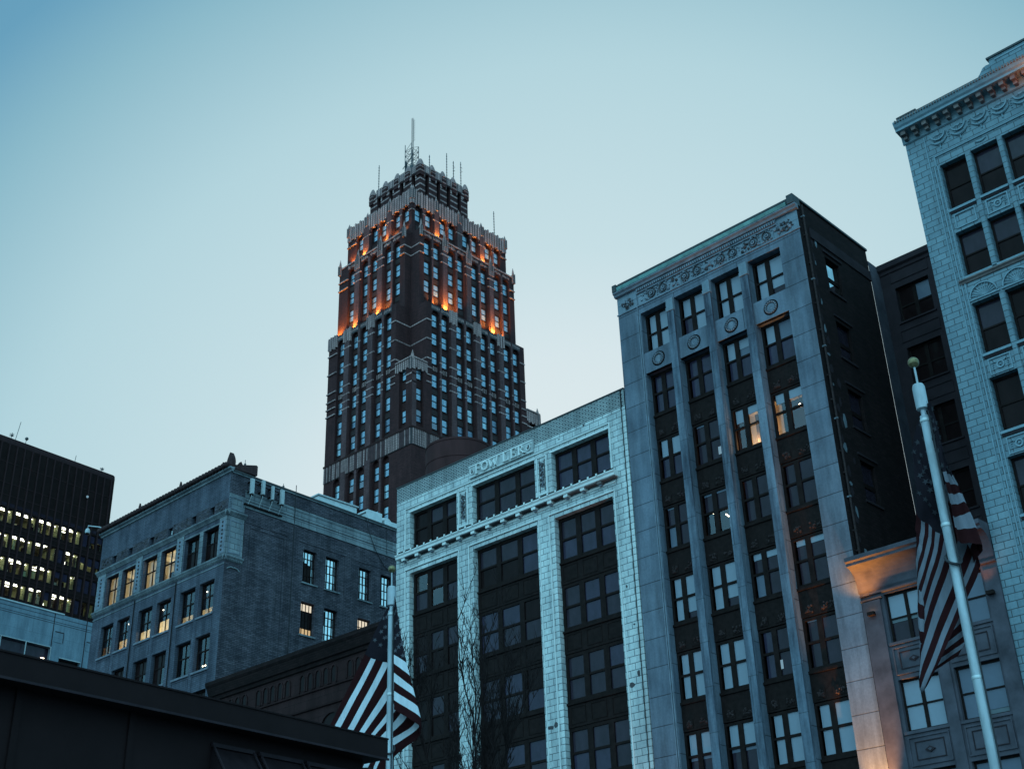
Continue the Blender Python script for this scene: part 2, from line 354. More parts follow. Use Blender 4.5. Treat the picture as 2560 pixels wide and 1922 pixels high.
# ================================================================== white tiled building
def white_building():
    R = thing('tiled_building', (-45.7, Y0, 0), 'white glazed tile building with FOWLER in raised letters below its parapet', 'building')
    bays = [(-53.5, -49.48), (-48.16, -43.28), (-42.02, -37.96)]
    ups = [(a, b, 28.62, 31.1) for a, b in bays]; los = [(a, b, 4.6, 27.26) for a, b in bays]
    w = MB(F0)
    w.facade(-54.7, -36.72, 0, 32.0, ups + los + [(-53.5, -37.96, .3, 3.6)], .36, 'white_tile', 'white_tile')
    shell(w, -54.7, -36.72, Y0, 64, 0, 32.9, 'white_tile')
    wall = w.build('wall', R)
    p = MB(F0); p.box(-54.7, -36.99, -.0, .4, 32.002, 33.0, 'glazed_brick'); p.box(-36.9, -36.72, .002, .4, 31.8, 33.0, 'glazed_brick', 'b')
    p.build('parapet', R)
    c = MB(F0); c.box(-54.74, -36.7, -.05, .45, 33.0, 33.07, 'coping'); c.build('coping', R)
    # drain pipe slot at the right end
    dp = MB(F0); dp.tube([(-36.945, -.03, z) for z in (0, 10, 20, 31, 33.0)], .02, 'dark_metal', 6); dp.build('drain_pipe', R)
    # back walls of the openings: dark interior closed off
    bk = MB(F0)
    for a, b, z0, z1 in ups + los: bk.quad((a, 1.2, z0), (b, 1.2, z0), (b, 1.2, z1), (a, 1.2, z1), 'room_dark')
    bk.build('interior', R)
    # raised mouldings round the openings
    m = MB(F0)
    for z0, z1, top in ((28.62, 31.1, 31.42), (4.6, 27.26, 27.52)):
        pass
    m.box(-53.9, -37.8, -.07, -.002, 31.36, 31.43, 'white_plain'); m.box(-53.9, -53.84, -.07, -.002, 28.7, 31.36, 'white_plain'); m.box(-37.86, -37.8, -.07, -.002, 28.7, 31.36, 'white_plain')
    for a, b in bays:
        m.box(a - .38, b + .17, -.07, -.002, 27.50, 27.56, 'white_plain'); m.box(a - .38, a - .33, -.05, -.002, 4.6, 27.5, 'white_plain'); m.box(b + .12, b + .17, -.05, -.002, 4.6, 27.5, 'white_plain')
        m.box(a - .1, b + .1, -.03, -.002, 31.102, 31.2, 'white_plain')
    m.build('moulding', R)
    for a, b in ((-49.3, -48.53), (-43.1, -42.35)):            # framed panels with a drop of leaves
        q = MB(F0); z0, z1 = 28.85, 31.12
        for x0, x1, k0, k1 in ((a, a + .06, z0, z1), (b - .06, b, z0, z1), (a + .06, b - .06, z1 - .06, z1), (a + .06, b - .06, z0, z0 + .06)): q.box(x0, x1, -.06, -.002, k0, k1, 'white_plain')
        for x0, x1, k0, k1 in ((a + .17, a + .2, z0 + .2, z1 - .2), (b - .2, b - .17, z0 + .2, z1 - .2)): q.box(x0, x1, -.03, -.002, k0, k1, 'carved_dark')
        pn = q.build('pilaster_panel', R)
        o = MB(F0); cx = (a + b) / 2; rr = random.Random(int(-a))
        for i in range(30):
            z = 30.75 - i * .05; s = .10 if i % 5 else .15
            o.ball((cx + rr.uniform(-.1, .1), -.03, z + rr.uniform(-.02, .02)), rr.uniform(.035, .07), 'carved_stone' if i % 3 else 'carved_dark', 6, 4)
        for i in range(5): o.ring(cx, 30.62 - i * .3, .05, .13, -.07, -.02, 'carved_dark', 8)
        o.build('leaf_drop', pn)
    # cornice with stepped blocks
    k = MB(F0)
    k.run([(-.002, 28.22), (-.33, 28.22), (-.35, 28.24), (-.36, 28.36), (-.42, 28.44), (-.42, 28.50), (-.002, 28.54)], -54.38, -37.48, 'white_plain')
    k.run([(-.002, 27.93), (-.05, 27.95), (-.07, 28.02), (-.002, 28.04)], -54.2, -37.7, 'white_plain')
    cn = k.build('cornice', R)
    n = 14
    for i in range(n):
        x = -53.75 + i * 1.17; rust = i > n - 4
        bl = MB(F0); bl.box(x + .16, x + .98, -.32, -.012, 28.16, 28.219, 'rusty_stone' if rust else 'carved_dark'); bl.build('soffit_shade_panel', cn)  # dark panels paint the recess shade between the cornice blocks
        bl = MB(F0); bl.box(x - .17, x + .12, -.30, -.003, 28.05, 28.218, 'rusty_stone' if i == n - 1 else 'white_plain'); bl.box(x - .10, x + .05, -.22, -.003, 27.96, 28.05, 'carved_stone'); bl.build('cornice_block', cn)
    bd = MB(F0)
    for i in range(29): bd.box(-54.1 + i * .574 - .05, -54.1 + i * .574 + .05, -.45, -.40, 28.46, 28.60, 'white_plain')
    bd.box(-54.36, -37.5, -.425, -.36, 28.51, 28.57, 'dark_metal')
    bd.build('cresting', cn)
    # damaged tiles
    ch = MB(F0); rr = random.Random(4)
    for x, z, a, b in ((-42.9, 16.35, .28, .16), (-42.55, 16.42, .16, .22), (-37.6, 17.4, .2, .2), (-37.15, 17.9, .14, .24), (-37.5, 22.3, .08, .1), (-39.6, 31.9, .1, .09), (-41.4, 31.7, .12, .07), (-37.2, 20.3, .1, .06), (-42.7, 9.5, .3, .12)):
        P = [(x + a * rr.uniform(.5, 1) * math.cos(t * .785), z + b * rr.uniform(.4, 1) * math.sin(t * .785)) for t in range(8)]
        ch.prism(P, -.006, .0, 'carved_dark')
    build_split(ch, 'broken_tile', R, .1)
    # windows
    def band(i, z0, z1, zr, spec):
        a, b = bays[i]; wd = (1.22, 1.36, 1.22) if i == 1 else (1.0, 1.1, 1.0)
        mul_ = (b - a - sum(wd)) / 4
        cols = [a, a + mul_ * 1.5 + wd[0], a + mul_ * 2.5 + wd[0] + wd[1], b]
        sash(R, F0, a + .01, b - .01, z0, z1, .33, cols, [z1, zr, z0], spec, fw=.17, mw=.34, rail=.12, th=.11)
    up = {0: {'*': 'slate_pane', (0, 0): 'deep_pane', (0, 1): 'deep_pane', (1, 1): 'deep_pane', (2, 1): 'deep_pane'}, 1: 'slate_pane', 2: 'blue_pane'}
    for i in range(3): band(i, 28.68, 31.1, 30.0, up[i])
    rr = random.Random(3)
    for i in range(3):
        for f in range(6):
            zt = 27.24 - 3.69 * f; zb = zt - 2.45
            if i == 0: sp = {(c, r): rr.choice(['deep_pane', 'deep_pane', 'slate_pane']) for c in range(3) for r in range(2)}
            elif i == 1: sp = {(c, r): rr.choice(['slate_pane', 'slate_pane', 'deep_pane', 'blue_pane']) for c in range(3) for r in range(2)}
            else: sp = {(c, r): rr.choice(['slate_pane', 'blue_pane', 'slate_pane']) for c in range(3) for r in range(2)}
            if (i, f) == (0, 0): sp[(0, 0)] = 'clear_glass'; sp[(1, 1)] = 'clear_glass'
            if (i, f) == (1, 4): sp[(1, 1)] = 'clear_glass'; sp[(1, 0)] = 'clear_glass'
            band(i, zb, zt, zt - 1.22, sp)
            q = MB(F0); a, b = bays[i]
            zs0, zs1 = zb - 1.22, zb - .02
            q.box(a + .005, b - .005, .30, .42, zs0, zs1, 'bronze_panel')
            for x in range(3):
                u0 = a + (b - a) * x / 3 + .18; u1 = a + (b - a) * (x + 1) / 3 - .18
                q.box(u0, u1, .275, .298, zs0 + .15, zs0 + .2, 'dark_metal'); q.box(u0, u1, .275, .298, zs1 - .25, zs1 - .2, 'dark_metal')
                q.box(u0, u0 + .04, .275, .298, zs0 + .2, zs1 - .25, 'dark_metal'); q.box(u1 - .04, u1, .275, .298, zs0 + .2, zs1 - .25, 'dark_metal')
            q.box(a + .005, b - .005, .22, .30, zs1 - .1, zs1, 'dark_metal')
            q.build('spandrel', R)
    lm = MB(F0)
    for x, z in ((-52.75, 26.75), (-51.15, 25.55)): lm.prism([(x - .05, z - .16), (x + .05, z - .19), (x + .24, z + .10), (x + .16, z + .13)], .75, .8, 'lamp_glow')
    lm.build('ceiling_lamp', R)
    l2 = MB(F0); l2.tube([(-46.0, .8, 10.9), (-45.93, .8, 11.25), (-45.75, .8, 11.5), (-45.5, .8, 11.62)], .03, 'tube_light', 5); l2.tube([(-45.55, .8, 10.75), (-45.5, .8, 11.2), (-45.38, .8, 11.45)], .035, 'tube_light', 5); l2.build('ceiling_lamp', R)
    # sign
    sx0, sx1 = -48.33, -43.27
    s = MB(F0); s.box(sx0, sx1, -.10, .05, 31.58, 32.34, 'grime_shade_tile', 'k')
    s.box(sx0, sx1, -.13, -.102, 32.27, 32.34, 'white_plain'); s.box(sx0, sx1, -.13, -.102, 31.58, 31.63, 'white_plain')
    sg = s.build('sign_panel', R)
    L = MB(F0); W = sx1 - sx0
    D0, D1 = -.225, -.1005; zb, h = 31.655, .59
    def P(poly): L.prism(poly, D0, D1, 'white_plain')
    def rc(x0, x1, z0, z1): P([(x0, zb + z0 * h), (x1, zb + z0 * h), (x1, zb + z1 * h), (x0, zb + z1 * h)])
    def stroke(xa, za, xb, zb_, t): P([(xa - t, zb + za * h), (xa + t, zb + za * h), (xb + t, zb + zb_ * h), (xb - t, zb + zb_ * h)] if za < zb_ else [(xb - t, zb + zb_ * h), (xb + t, zb + zb_ * h), (xa + t, zb + za * h), (xa - t, zb + za * h)])
    def serif(x, z, wd): rc(x - wd, x + wd, z, z + .07)
    x = sx0 + .15 * W - .1                                     # F
    rc(x, x + .11, .07, .93); serif(x + .055, 0, .12); rc(x - .06, x + .42, .93, 1.); rc(x + .36, x + .42, .76, .93); rc(x + .11, x + .30, .48, .56); rc(x + .27, x + .31, .38, .66)
    x = sx0 + .272 * W; L.ring(x, zb + h / 2, .20, .285, D0, D1, 'white_plain', 22, sz=1.0)   # O
    x = sx0 + .415 * W                                         # W
    stroke(x - .36, .94, x - .19, 0, .05); stroke(x - .19, 0, x - .02, .80, .035); stroke(x - .02, .80, x + .15, 0, .05); stroke(x + .15, 0, x + .33, .94, .035)
    for q in (-.36, .33): serif(x + q, .93, .11)
    x = sx0 + .565 * W                                         # L
    rc(x, x + .11, .07, .93); serif(x + .055, .93, .12); rc(x - .06, x + .44, 0, .08); rc(x + .38, x + .44, .08, .28)
    x = sx0 + .685 * W                                         # E
    rc(x, x + .11, .07, .93); rc(x - .06, x + .42, .93, 1.); rc(x + .36, x + .42, .76, .93); rc(x - .06, x + .44, 0, .07); rc(x + .38, x + .44, .07, .26); rc(x + .11, x + .30, .47, .55); rc(x + .27, x + .31, .38, .65)
    x = sx0 + .80 * W                                          # R
    rc(x, x + .11, .07, .93); serif(x + .055, 0, .12); serif(x + .04, .93, .10)
    L.ring(x + .16, zb + .735 * h, .10, .165, D0, D1, 'white_plain', 12, -math.pi / 2, math.pi / 2, .92)
    stroke(x + .45, .0, x + .2, .46, .055); serif(x + .47, 0, .09)
    build_split(L, 'letter', sg, .004)
    o = MB(F0)                                                 # scrolls at both ends
    for cx, fl in ((sx0 + .055 * W, 1), (sx0 + .945 * W, -1)):
        spiral(o, cx + .05 * fl, zb + .26, .18, 1.2, -.14, 'white_plain', fl, .035, 2.4 if fl > 0 else .7); spiral(o, cx - .12 * fl, zb + .42, .10, 1.1, -.13, 'white_plain', -fl, .025)
        o.box(cx + .02 * fl - .04, cx + .02 * fl + .04, -.16, -.101, zb + .12, zb + .4, 'carved_dark')
    build_split(o, 'scroll', sg, .5)
white_building()

# water tank behind the parapet
t = MB(front(0)); t.lathe(-61.6, 60, [(2.4, 36.6), (2.42, 41.6), (2.46, 41.62), (2.46, 41.78), (2.3, 41.8), (.1, 42.3)], 'tank_steel', 32)
for z in (37.6, 38.9, 40.3): t.lathe(-61.6, 60, [(2.41, z), (2.45, z + .02), (2.45, z + .06), (2.41, z + .08)], 'tank_steel', 32)
TK = thing('water_tank', (-61.6, 60, 33), 'dark brown round water tank behind the white building parapet', 'tank')
t.build('tank_body', TK)
for dx in (-1.7, 1.7):
    for dy in (-1.7, 1.7):
        l = MB(); l.box(-61.6 + dx - .12, -61.6 + dx + .12, 60 + dy - .12, 60 + dy + .12, 24.0, 36.62, 'mast_steel'); l.build('leg', TK)
l = MB()
for i in range(14): l.box(-64.3, -63.95, 59.7, 59.74, 35.6 + i * .42, 35.64 + i * .42, 'antenna_white')
l.box(-64.33, -64.28, 59.7, 59.75, 33, 41.9, 'antenna_white'); l.box(-63.97, -63.92, 59.7, 59.75, 33, 41.9, 'antenna_white'); l.build('ladder', TK)
l = MB(); l.box(-63.8, -59.4, 57.8, 62.2, 24.0, 24.3, 'roof_tar'); l.build('platform', TK)

# ================================================================== grey stone building
def grey_building():
    R = thing('stone_building', (-30.9, Y0, 0), 'tall narrow grey stone building with four window strips under a carved scroll frieze', 'building')
    opn = [(-35.15, -33.38), (-32.92, -31.02), (-30.57, -28.74), (-28.26, -26.36)]
    ops = []
    for a, b in opn: ops += [(a, b, 34.49, 36.95), (a, b, 12.9 - 3.7 * 2, 33.28)]
    w = MB(F0)
    w.facade(-36.66, -25.1, 0, 37.5, ops + [], .45, 'grey_stone')
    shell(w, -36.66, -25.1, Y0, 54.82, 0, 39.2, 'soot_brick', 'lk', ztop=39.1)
    w.quad((-36.66, 0, 37.5), (-25.1, 0, 37.5), (-25.1, 0, 38.72), (-36.66, 0, 38.72), 'grey_ashlar')
    w.build('wall', R)
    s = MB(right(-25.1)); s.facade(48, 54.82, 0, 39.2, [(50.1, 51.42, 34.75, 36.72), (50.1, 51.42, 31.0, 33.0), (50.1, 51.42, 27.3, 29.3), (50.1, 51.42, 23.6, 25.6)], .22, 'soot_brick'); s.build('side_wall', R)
    for k, zt in enumerate((36.72, 33.0, 29.3, 25.6)):
        sash(R, right(-25.1), 50.1, 51.42, zt - (1.97 if k == 0 else 2.0), zt, .15, 1, [zt, zt - 1.12, zt - 1.97], {'*': 'mirror_pane' if k == 0 else 'slate_pane'}, fw=.05, rail=.22, mw=.1, sill=(.12, .06, 'dim_stone'))
        q = MB(right(-25.1)); q.box(49.95, 51.7, -.06, -.002, zt + .22, zt + .34, 'dim_stone'); q.build('lintel', R)
    q = MB(right(-25.1)); q.box(48.9, 54.82, -.05, -.002, 37.3, 37.9, 'dim_stone'); q.build('band_course', R)
    # stains of old render near the corner
    q = MB(right(-25.1)); rr = random.Random(11)
    for i in range(46):
        z = 37.2 - 25 * (i / 46) + rr.uniform(-.4, .4); u = 48.75 + abs(rr.gauss(0, .3)); a = rr.uniform(.06, .22); b = rr.uniform(.1, .5)
        q.prism([(u + a * rr.uniform(.5, 1) * math.cos(t * 1.047), z + b * rr.uniform(.5, 1) * math.sin(t * 1.047)) for t in range(6)], -.012, -.001, 'dim_stone' if i % 3 else 'patch_plaster')
    build_split(q, 'render_patch', R, .3)
    q = MB(right(-25.1)); q.tube([(48.34, -.12, z) for z in (2, 20, 30, 38.9)], .055, 'relief_metal', 8)
    for i in range(22): q.box(48.29, 48.39, -.178, .0, 38.2 - i * 1.26 + .2 * math.sin(i * 2.3), 38.27 - i * 1.26 + .2 * math.sin(i * 2.3), 'patch_plaster' if i % 3 == 0 else 'relief_metal')
    q.build('drain_pipe', R)
    # frieze and cornice
    f = MB(F0); f.box(-36.7, -25.06, -.05, -.002, 37.42, 37.5, 'carved_stone'); f.box(-35.34, -35.28, -.06, -.002, 36.95, 38.3, 'carved_stone'); f.box(-26.3, -26.24, -.05, -.002, 37.5, 38.3, 'carved_stone')
    f.box(-35.28, -26.3, -.09, -.002, 38.2, 38.29, 'carved_stone')
    fr = f.build('frieze', R)
    sc = MB(F0); rr = random.Random(2)
    groups = [-33.9, -31.65, -29.4, -27.35]
    for gx in groups:
        for sgn in (-1, 1):
            cx = gx + sgn * .42
            spiral(sc, cx, 37.86, .32, 1.6, -.05, 'carved_dark', sgn, .04, math.pi / 2); sc.ring(cx, 37.86, .05, .11, -.10, -.002, 'carved_stone', 8)
            for k in range(9):
                t = rr.uniform(0, 6.28); r = rr.uniform(.3, .42); sc.ball((cx + r * math.cos(t), -.03, 37.86 + min(max(r * math.sin(t), -.3), .28)), rr.uniform(.04, .08), 'carved_stone', 6, 4)
        for k in range(8): sc.ball((gx + 1.12 + rr.uniform(-.22, .22), -.03, 37.85 + rr.uniform(-.27, .27)), rr.uniform(.05, .1), rr.choice(['carved_stone', 'carved_dark']), 6, 4)
    for cx in (-35.95, -25.75):
        for k in range(26): sc.ball((cx + rr.uniform(-.36, .36), -.03, 37.95 + rr.uniform(-.22, .28)), rr.uniform(.04, .1), rr.choice(['carved_stone', 'carved_dark']), 6, 4)
        spiral(sc, cx, 37.7, .2, 1.2, -.05, 'carved_dark', 1, .035, 0)
    for k in range(110):
        x = rr.uniform(-35.1, -26.5); sc.ball((x, -.02, 37.86 + rr.choice([-1, 1]) * rr.uniform(.1, .3)), rr.uniform(.03, .06), 'carved_stone', 5, 3)
    build_split(sc, 'scroll_relief', fr, .2)
    d = MB(F0); d.box(-35.28, -26.3, -.10, -.002, 38.46, 38.5, 'carved_stone')
    for i in range(66): d.box(-35.2 + i * .1352, -35.13 + i * .1352, -.16, -.002, 38.3, 38.46, 'carved_stone')
    d.build('dentil', fr)
    c = MB(F0)
    c.run([(-.002, 38.52), (-.16, 38.56), (-.2, 38.66), (-.3, 38.74), (-.3, 38.80), (-.002, 38.82)], -36.72, -25.0, 'carved_stone')
    c.run([(-.02, 38.821), (-.3, 38.825), (-.34, 38.98), (-.34, 39.02), (-.02, 39.05)], -36.4, -25.5, 'verdigris')
    c.run([(.1, 39.051), (-.2, 39.055), (-.24, 39.2), (-.2, 39.28), (.1, 39.3)], -36.4, -25.45, 'coping')
    c.box(-36.72, -36.45, -.32, .25, 38.83, 39.26, 'coping'); c.box(-25.4, -25.04, -.34, .3, 38.83, 39.34, 'coping')
    c.build('cornice', R)
    q = MB(right(-25.1)); q.box(48.32, 54.86, -.08, .2, 39.2, 39.32, 'coping'); q.build('coping', R)
    # pilaster edges and window surrounds
    q = MB(F0)
    for x in (-35.33, -35.22): q.box(x - .025, x + .025, -.05, -.002, 2, 36.95, 'carved_stone')
    q.build('edge_moulding', R)
    for a, b in ((-33.38, -32.92), (-31.02, -30.57), (-28.74, -28.26)):
        p = MB(F0); p.box(a + .015, b - .015, -.14, -.002, 2.0, 36.2, 'pier_stone', 'k'); p.box(a - .01, b + .01, -.18, -.002, 36.2, 36.42, 'grey_ashlar', 'k'); p.box(a + .01, b - .01, -.15, -.002, 36.42, 36.95, 'grey_ashlar', 'k')
        pr = p.build('pier', R)
        g = MB(F0); rr = random.Random(int(a * 10))
        for i in range(11):                                      # long soot stains running down the pier
            z = 30.6 - i * 1.9 + rr.uniform(-.3, .3); u = (a + b) / 2 + rr.uniform(-.03, .05); hh = rr.uniform(.4, 1.0); ww = rr.uniform(.05, .1)
            g.prism([(u + ww * math.cos(t * .628), z + hh * math.sin(t * .628)) for t in range(10)], -.1415, -.139, 'carved_dark')
        if False: g.build('soot_stain', pr)
    for i, (a, b) in enumerate(opn):                            # carved panel with medallion under the top windows
        p = MB(F0); p.box(a + .004, b - .004, .06, .2, 33.28, 34.46, 'grey_ashlar', 'k'); p.box(a + .004, b - .004, .02, .3, 34.40, 34.49, 'dark_metal')
        pn = p.build('panel', R)
        g = MB(F0); cx = (a + b) / 2
        g.ring(cx, 33.86, .24, .36, -.03, .06, 'carved_dark', 24); g.ring(cx, 33.86, .36, .42, -.0, .06, 'carved_stone', 24)
        for k in range(16):
            t = k * math.pi / 8; g.ball((cx + .3 * math.cos(t), -.03, 33.86 + .3 * math.sin(t)), .045, 'carved_stone', 6, 4)
        if i % 2: 
            for k in range(6): g.ball((cx + .1 * math.cos(k * 1.05), .04, 33.86 + .1 * math.sin(k * 1.05)), .07, 'carved_stone', 6, 4)
        else: g.prism([(cx - .12, 33.72), (cx, 33.62), (cx + .12, 33.72), (cx + .13, 33.98), (cx, 34.06), (cx - .13, 33.98)], -.01, .06, 'carved_stone')
        g.build('medallion', pn)
    S, Dm, K = 'shade_cloth', 'slate_pane', 'blue_pane'
    def pat(r, c):
        A = {(0, 0): {'*': S}, (0, 1): {'*': S, (0, 1): K}, (0, 2): {'*': S}, (0, 3): {'*': S, (1, 1): (S, .52, Dm)},
             (1, 0): {'*': K}, (1, 1): {'*': K}, (1, 2): {'*': K, (0, 0): S, (1, 0): (S, .55, 'shade_or_sky_dim')}, (1, 3): {'*': K, (0, 0): S, (1, 0): 'shade_or_sky_dim'},
             (2, 0): {(0, 0): S, (1, 0): S, '*': K}, (2, 1): {'*': Dm, (0, 0): ('shade_or_sky_dim', .1, Dm)}, (2, 2): {(0, 0): (S, .75, 'clear_glass'), (1, 0): (S, .45, 'clear_glass'), '*': 'clear_glass'}, (2, 3): {(0, 0): (S, .55, 'clear_glass'), (1, 0): (S, .5, 'clear_glass'), '*': 'clear_glass'},
             (3, 0): {'*': Dm, (0, 0): ('shade_or_sky_dim', .1, Dm), (0, 1): 'shade_or_sky_dim'}, (3, 1): {(0, 0): ('shade_or_sky_dim', .12, Dm), (1, 0): ('shade_or_sky_dim', .12, Dm), '*': 'clear_glass'}, (3, 2): {'*': Dm}, (3, 3): {'*': Dm},
             (4, 0): {'*': S, (1, 1): (S, .7, Dm)}, (4, 1): {'*': S, (1, 1): (S, .6, Dm)}, (4, 2): {(0, 0): (S, .33, Dm), (1, 0): (S, .33, Dm), (0, 1): 'shade_or_sky_dim', '*': Dm}, (4, 3): {(0, 0): (S, .3, Dm), (1, 0): (S, .3, Dm), '*': Dm},
             (5, 0): {'*': S}, (5, 1): {'*': S}, (5, 2): {'*': Dm, (0, 0): 'blue_pane', (0, 1): 'blue_pane'}, (5, 3): {'*': Dm, (0, 0): ('shade_or_sky_dim', .08, Dm)},
             (6, 0): {(0, 0): S, (1, 0): S, '*': ('shade_or_sky_dim', .14, Dm)}, (6, 1): {(0, 0): S, (1, 0): S, '*': ('shade_or_sky_dim', .14, Dm)}, (6, 2): {'*': S}, (6, 3): {'*': S}}
        return A.get((r, c), {'*': Dm})
    for c, (a, b) in enumerate(opn):
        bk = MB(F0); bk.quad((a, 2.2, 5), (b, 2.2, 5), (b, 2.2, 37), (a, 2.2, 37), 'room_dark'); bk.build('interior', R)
        m_ = (a + b) / 2 - .1
        for r in range(9):
            zt = 36.9 if r == 0 else 33.24 - 3.7 * (r - 1); zb = 34.5 if r == 0 else zt - 2.3
            if zb < 5: continue
            sash(R, F0, a + .005, b - .005, zb, zt, .40, [a + .12, m_, b - .02], [zt, zt - (1.1 if r else 1.2), zb], pat(r, c), fw=.12, mw=.26, rail=.11, th=.11)
            if r:
                q = MB(F0); z1 = zb - .02; z0 = zb - 1.36
                q.box(a + .004, b - .004, .37, .5, z0, z1, 'bronze_panel'); q.box(a + .004, b - .004, .30, .37, z1 - .12, z1, 'dark_metal')
                sp = q.build('spandrel', R)
                g = MB(F0); rr = random.Random(r * 7 + c)
                for k in range(2):
                    u0 = (a + .2) if k == 0 else m_ + .18; u1 = (m_ - .18) if k == 0 else b - .08
                    g.box(u0, u1, .345, .368, z0 + .1, z0 + .52, 'dark_metal')
                    for j in range(18): g.ball((rr.uniform(u0 + .07, u1 - .07), .342, rr.uniform(z0 + .17, z0 + .46)), rr.uniform(.03, .07), 'relief_metal', 6, 4)
                g.build('ornament', sp)
    # what is lit inside
    q = MB(F0)                                                   # studio behind the third column
    q.quad((-30.6, 2.1, 27.2), (-28.7, 2.1, 27.2), (-28.7, 2.1, 30.2), (-30.6, 2.1, 30.2), 'room_wall'); q.quad((-30.6, .5, 29.75), (-30.6, 2.1, 29.75), (-28.7, 2.1, 29.75), (-28.7, .5, 29.75), 'room_wall')
    q.box(-30.35, -30.2, 1.2, 1.3, 27.2, 29.2, 'room_red'); q.box(-29.85, -29.7, 1.4, 1.5, 27.2, 29.4, 'shelf_brown'); q.box(-30.57, -28.74, .6, 2.1, 26.95, 27.05, 'shelf_brown')
    q.prism([(-29.3, 27.6), (-28.7, 27.4), (-28.7, 28.8), (-29.2, 28.9)], 1.2, 1.25, 'slate_pane')
    q.build('room', R)
    q = MB(F0); q.quad((-28.3, 2.1, 27.0), (-26.3, 2.1, 27.0), (-26.3, 2.1, 30.2), (-28.3, 2.1, 30.2), 'room_dark'); q.quad((-28.3, .5, 29.75), (-28.3, 2.1, 29.75), (-26.3, 2.1, 29.75), (-26.3, .5, 29.75), 'room_wall'); q.build('room', R)
    for u, z in ((-27.62, 28.55), (-26.95, 28.62)):
        q = MB(F0); q.ball((u, .75, z), .085, 'bulb_warm', 10, 6); q.tube([(u, .75, z + .08), (u, .75, 29.74)], .015, 'dark_metal', 5); q.build('bulb', R)
    q = MB(F0); q.tube([(-31.72, .7, 24.55), (-31.35, .7, 24.2)], .03, 'lamp_glow', 5); q.ball((-32.45, .75, 24.82), .035, 'lamp_glow', 8, 5); q.build('bulb', R)
    q = MB(F0); q.box(-31.55, -31.25, .44, .45, 27.55, 27.95, 'cool_sign'); q.build('window_notice', R)
    q = MB(F0); q.box(-29.72, -29.5, .43, .44, 16.55, 16.95, 'cool_sign'); q.build('window_notice', R)
grey_building()
def lamp(kind, loc, power, color, size=.1, **kw):
    d = bpy.data.lights.new(kind.lower() + '_lamp', kind); d.energy = power; d.color = color
    if kind == 'SPOT': d.spot_size = kw.get('cone', rad(80)); d.spot_blend = .8; d.shadow_soft_size = size
    elif kind == 'POINT': d.shadow_soft_size = size
    elif kind == 'AREA': d.shape = 'RECTANGLE'; d.size = size; d.size_y = kw.get('sy', size)
    o = bpy.data.objects.new(kw.get('name', 'lamp_light'), d); o.location = loc; COL.objects.link(o)
    if 'aim' in kw:
        v = Vector(kw['aim']) - Vector(loc); o.rotation_euler = v.to_track_quat('-Z', 'Y').to_euler()
    return o
lamp('POINT', (-29.9, 49.3, 28.0), 90, (1, .58, .28), .25)
lamp('POINT', (-27.3, 49.0, 28.9), 12, (1, .55, .35), .2)
# ================================================================== dark building set back between
def recess_building():
    yd = 55.94
    R = thing('dark_building', (-22, yd, 0), 'dark painted building set back in the gap between the grey stone and blue tile buildings', 'building')
    F = front(yd)
    ops = [(-24.4, -22.52, 34.93 - 3.6 * k, 37.02 - 3.6 * k) for k in range(8)]
    w = MB(F); w.facade(-25.1, -15.5, 0, 38.3, ops, .3, 'dim_stone')
    w.quad((-25.1, -1.1, 0), (-25.1, 0, 0), (-25.1, 0, 38.62), (-25.1, -1.1, 38.62), 'low_stone'); w.quad((-25.1, -1.1, 38.61), (-25.1, 0, 38.61), (-25.3, 0, 38.61), (-25.3, -1.1, 38.61), 'coping')
    w.quad((-25.3, 12, 38.5), (-25.3, 0, 38.5), (-15.5, 0, 38.5), (-15.5, 12, 38.5), 'roof_tar')
    w.build('wall', R)
    c = MB(F); c.run([(-.002, 38.0), (-.06, 38.04), (-.08, 38.2), (-.2, 38.3), (-.22, 38.62), (.2, 38.64)], -25.08, -15.5, 'dim_stone'); c.build('cornice', R)
    for k in range(8):
        zt = 37.02 - 3.6 * k
        sash(R, F, -24.38, -22.54, zt - 2.07, zt - .01, .2, 2, [zt - .01, zt - 1.1, zt - 2.07], {'*': 'deep_pane', (1, 0): 'shade_or_sky_dim' if k == 0 else 'deep_pane'}, fw=.08, mw=.2, rail=.1, sill=(.1, .08, 'dim_stone'))  # bluish top pane paints in a sky reflection
        q = MB(F)
        for x0, x1, z0, z1 in ((-24.55, -22.4, zt + .36, zt + .40), (-24.55, -22.4, zt + 1.0, zt + 1.04), (-24.55, -24.51, zt + .4, zt + 1.0), (-22.44, -22.4, zt + .4, zt + 1.0)): q.box(x0, x1, -.04, -.002, z0, z1, 'dim_stone')
        q.build('panel', R)
recess_building()

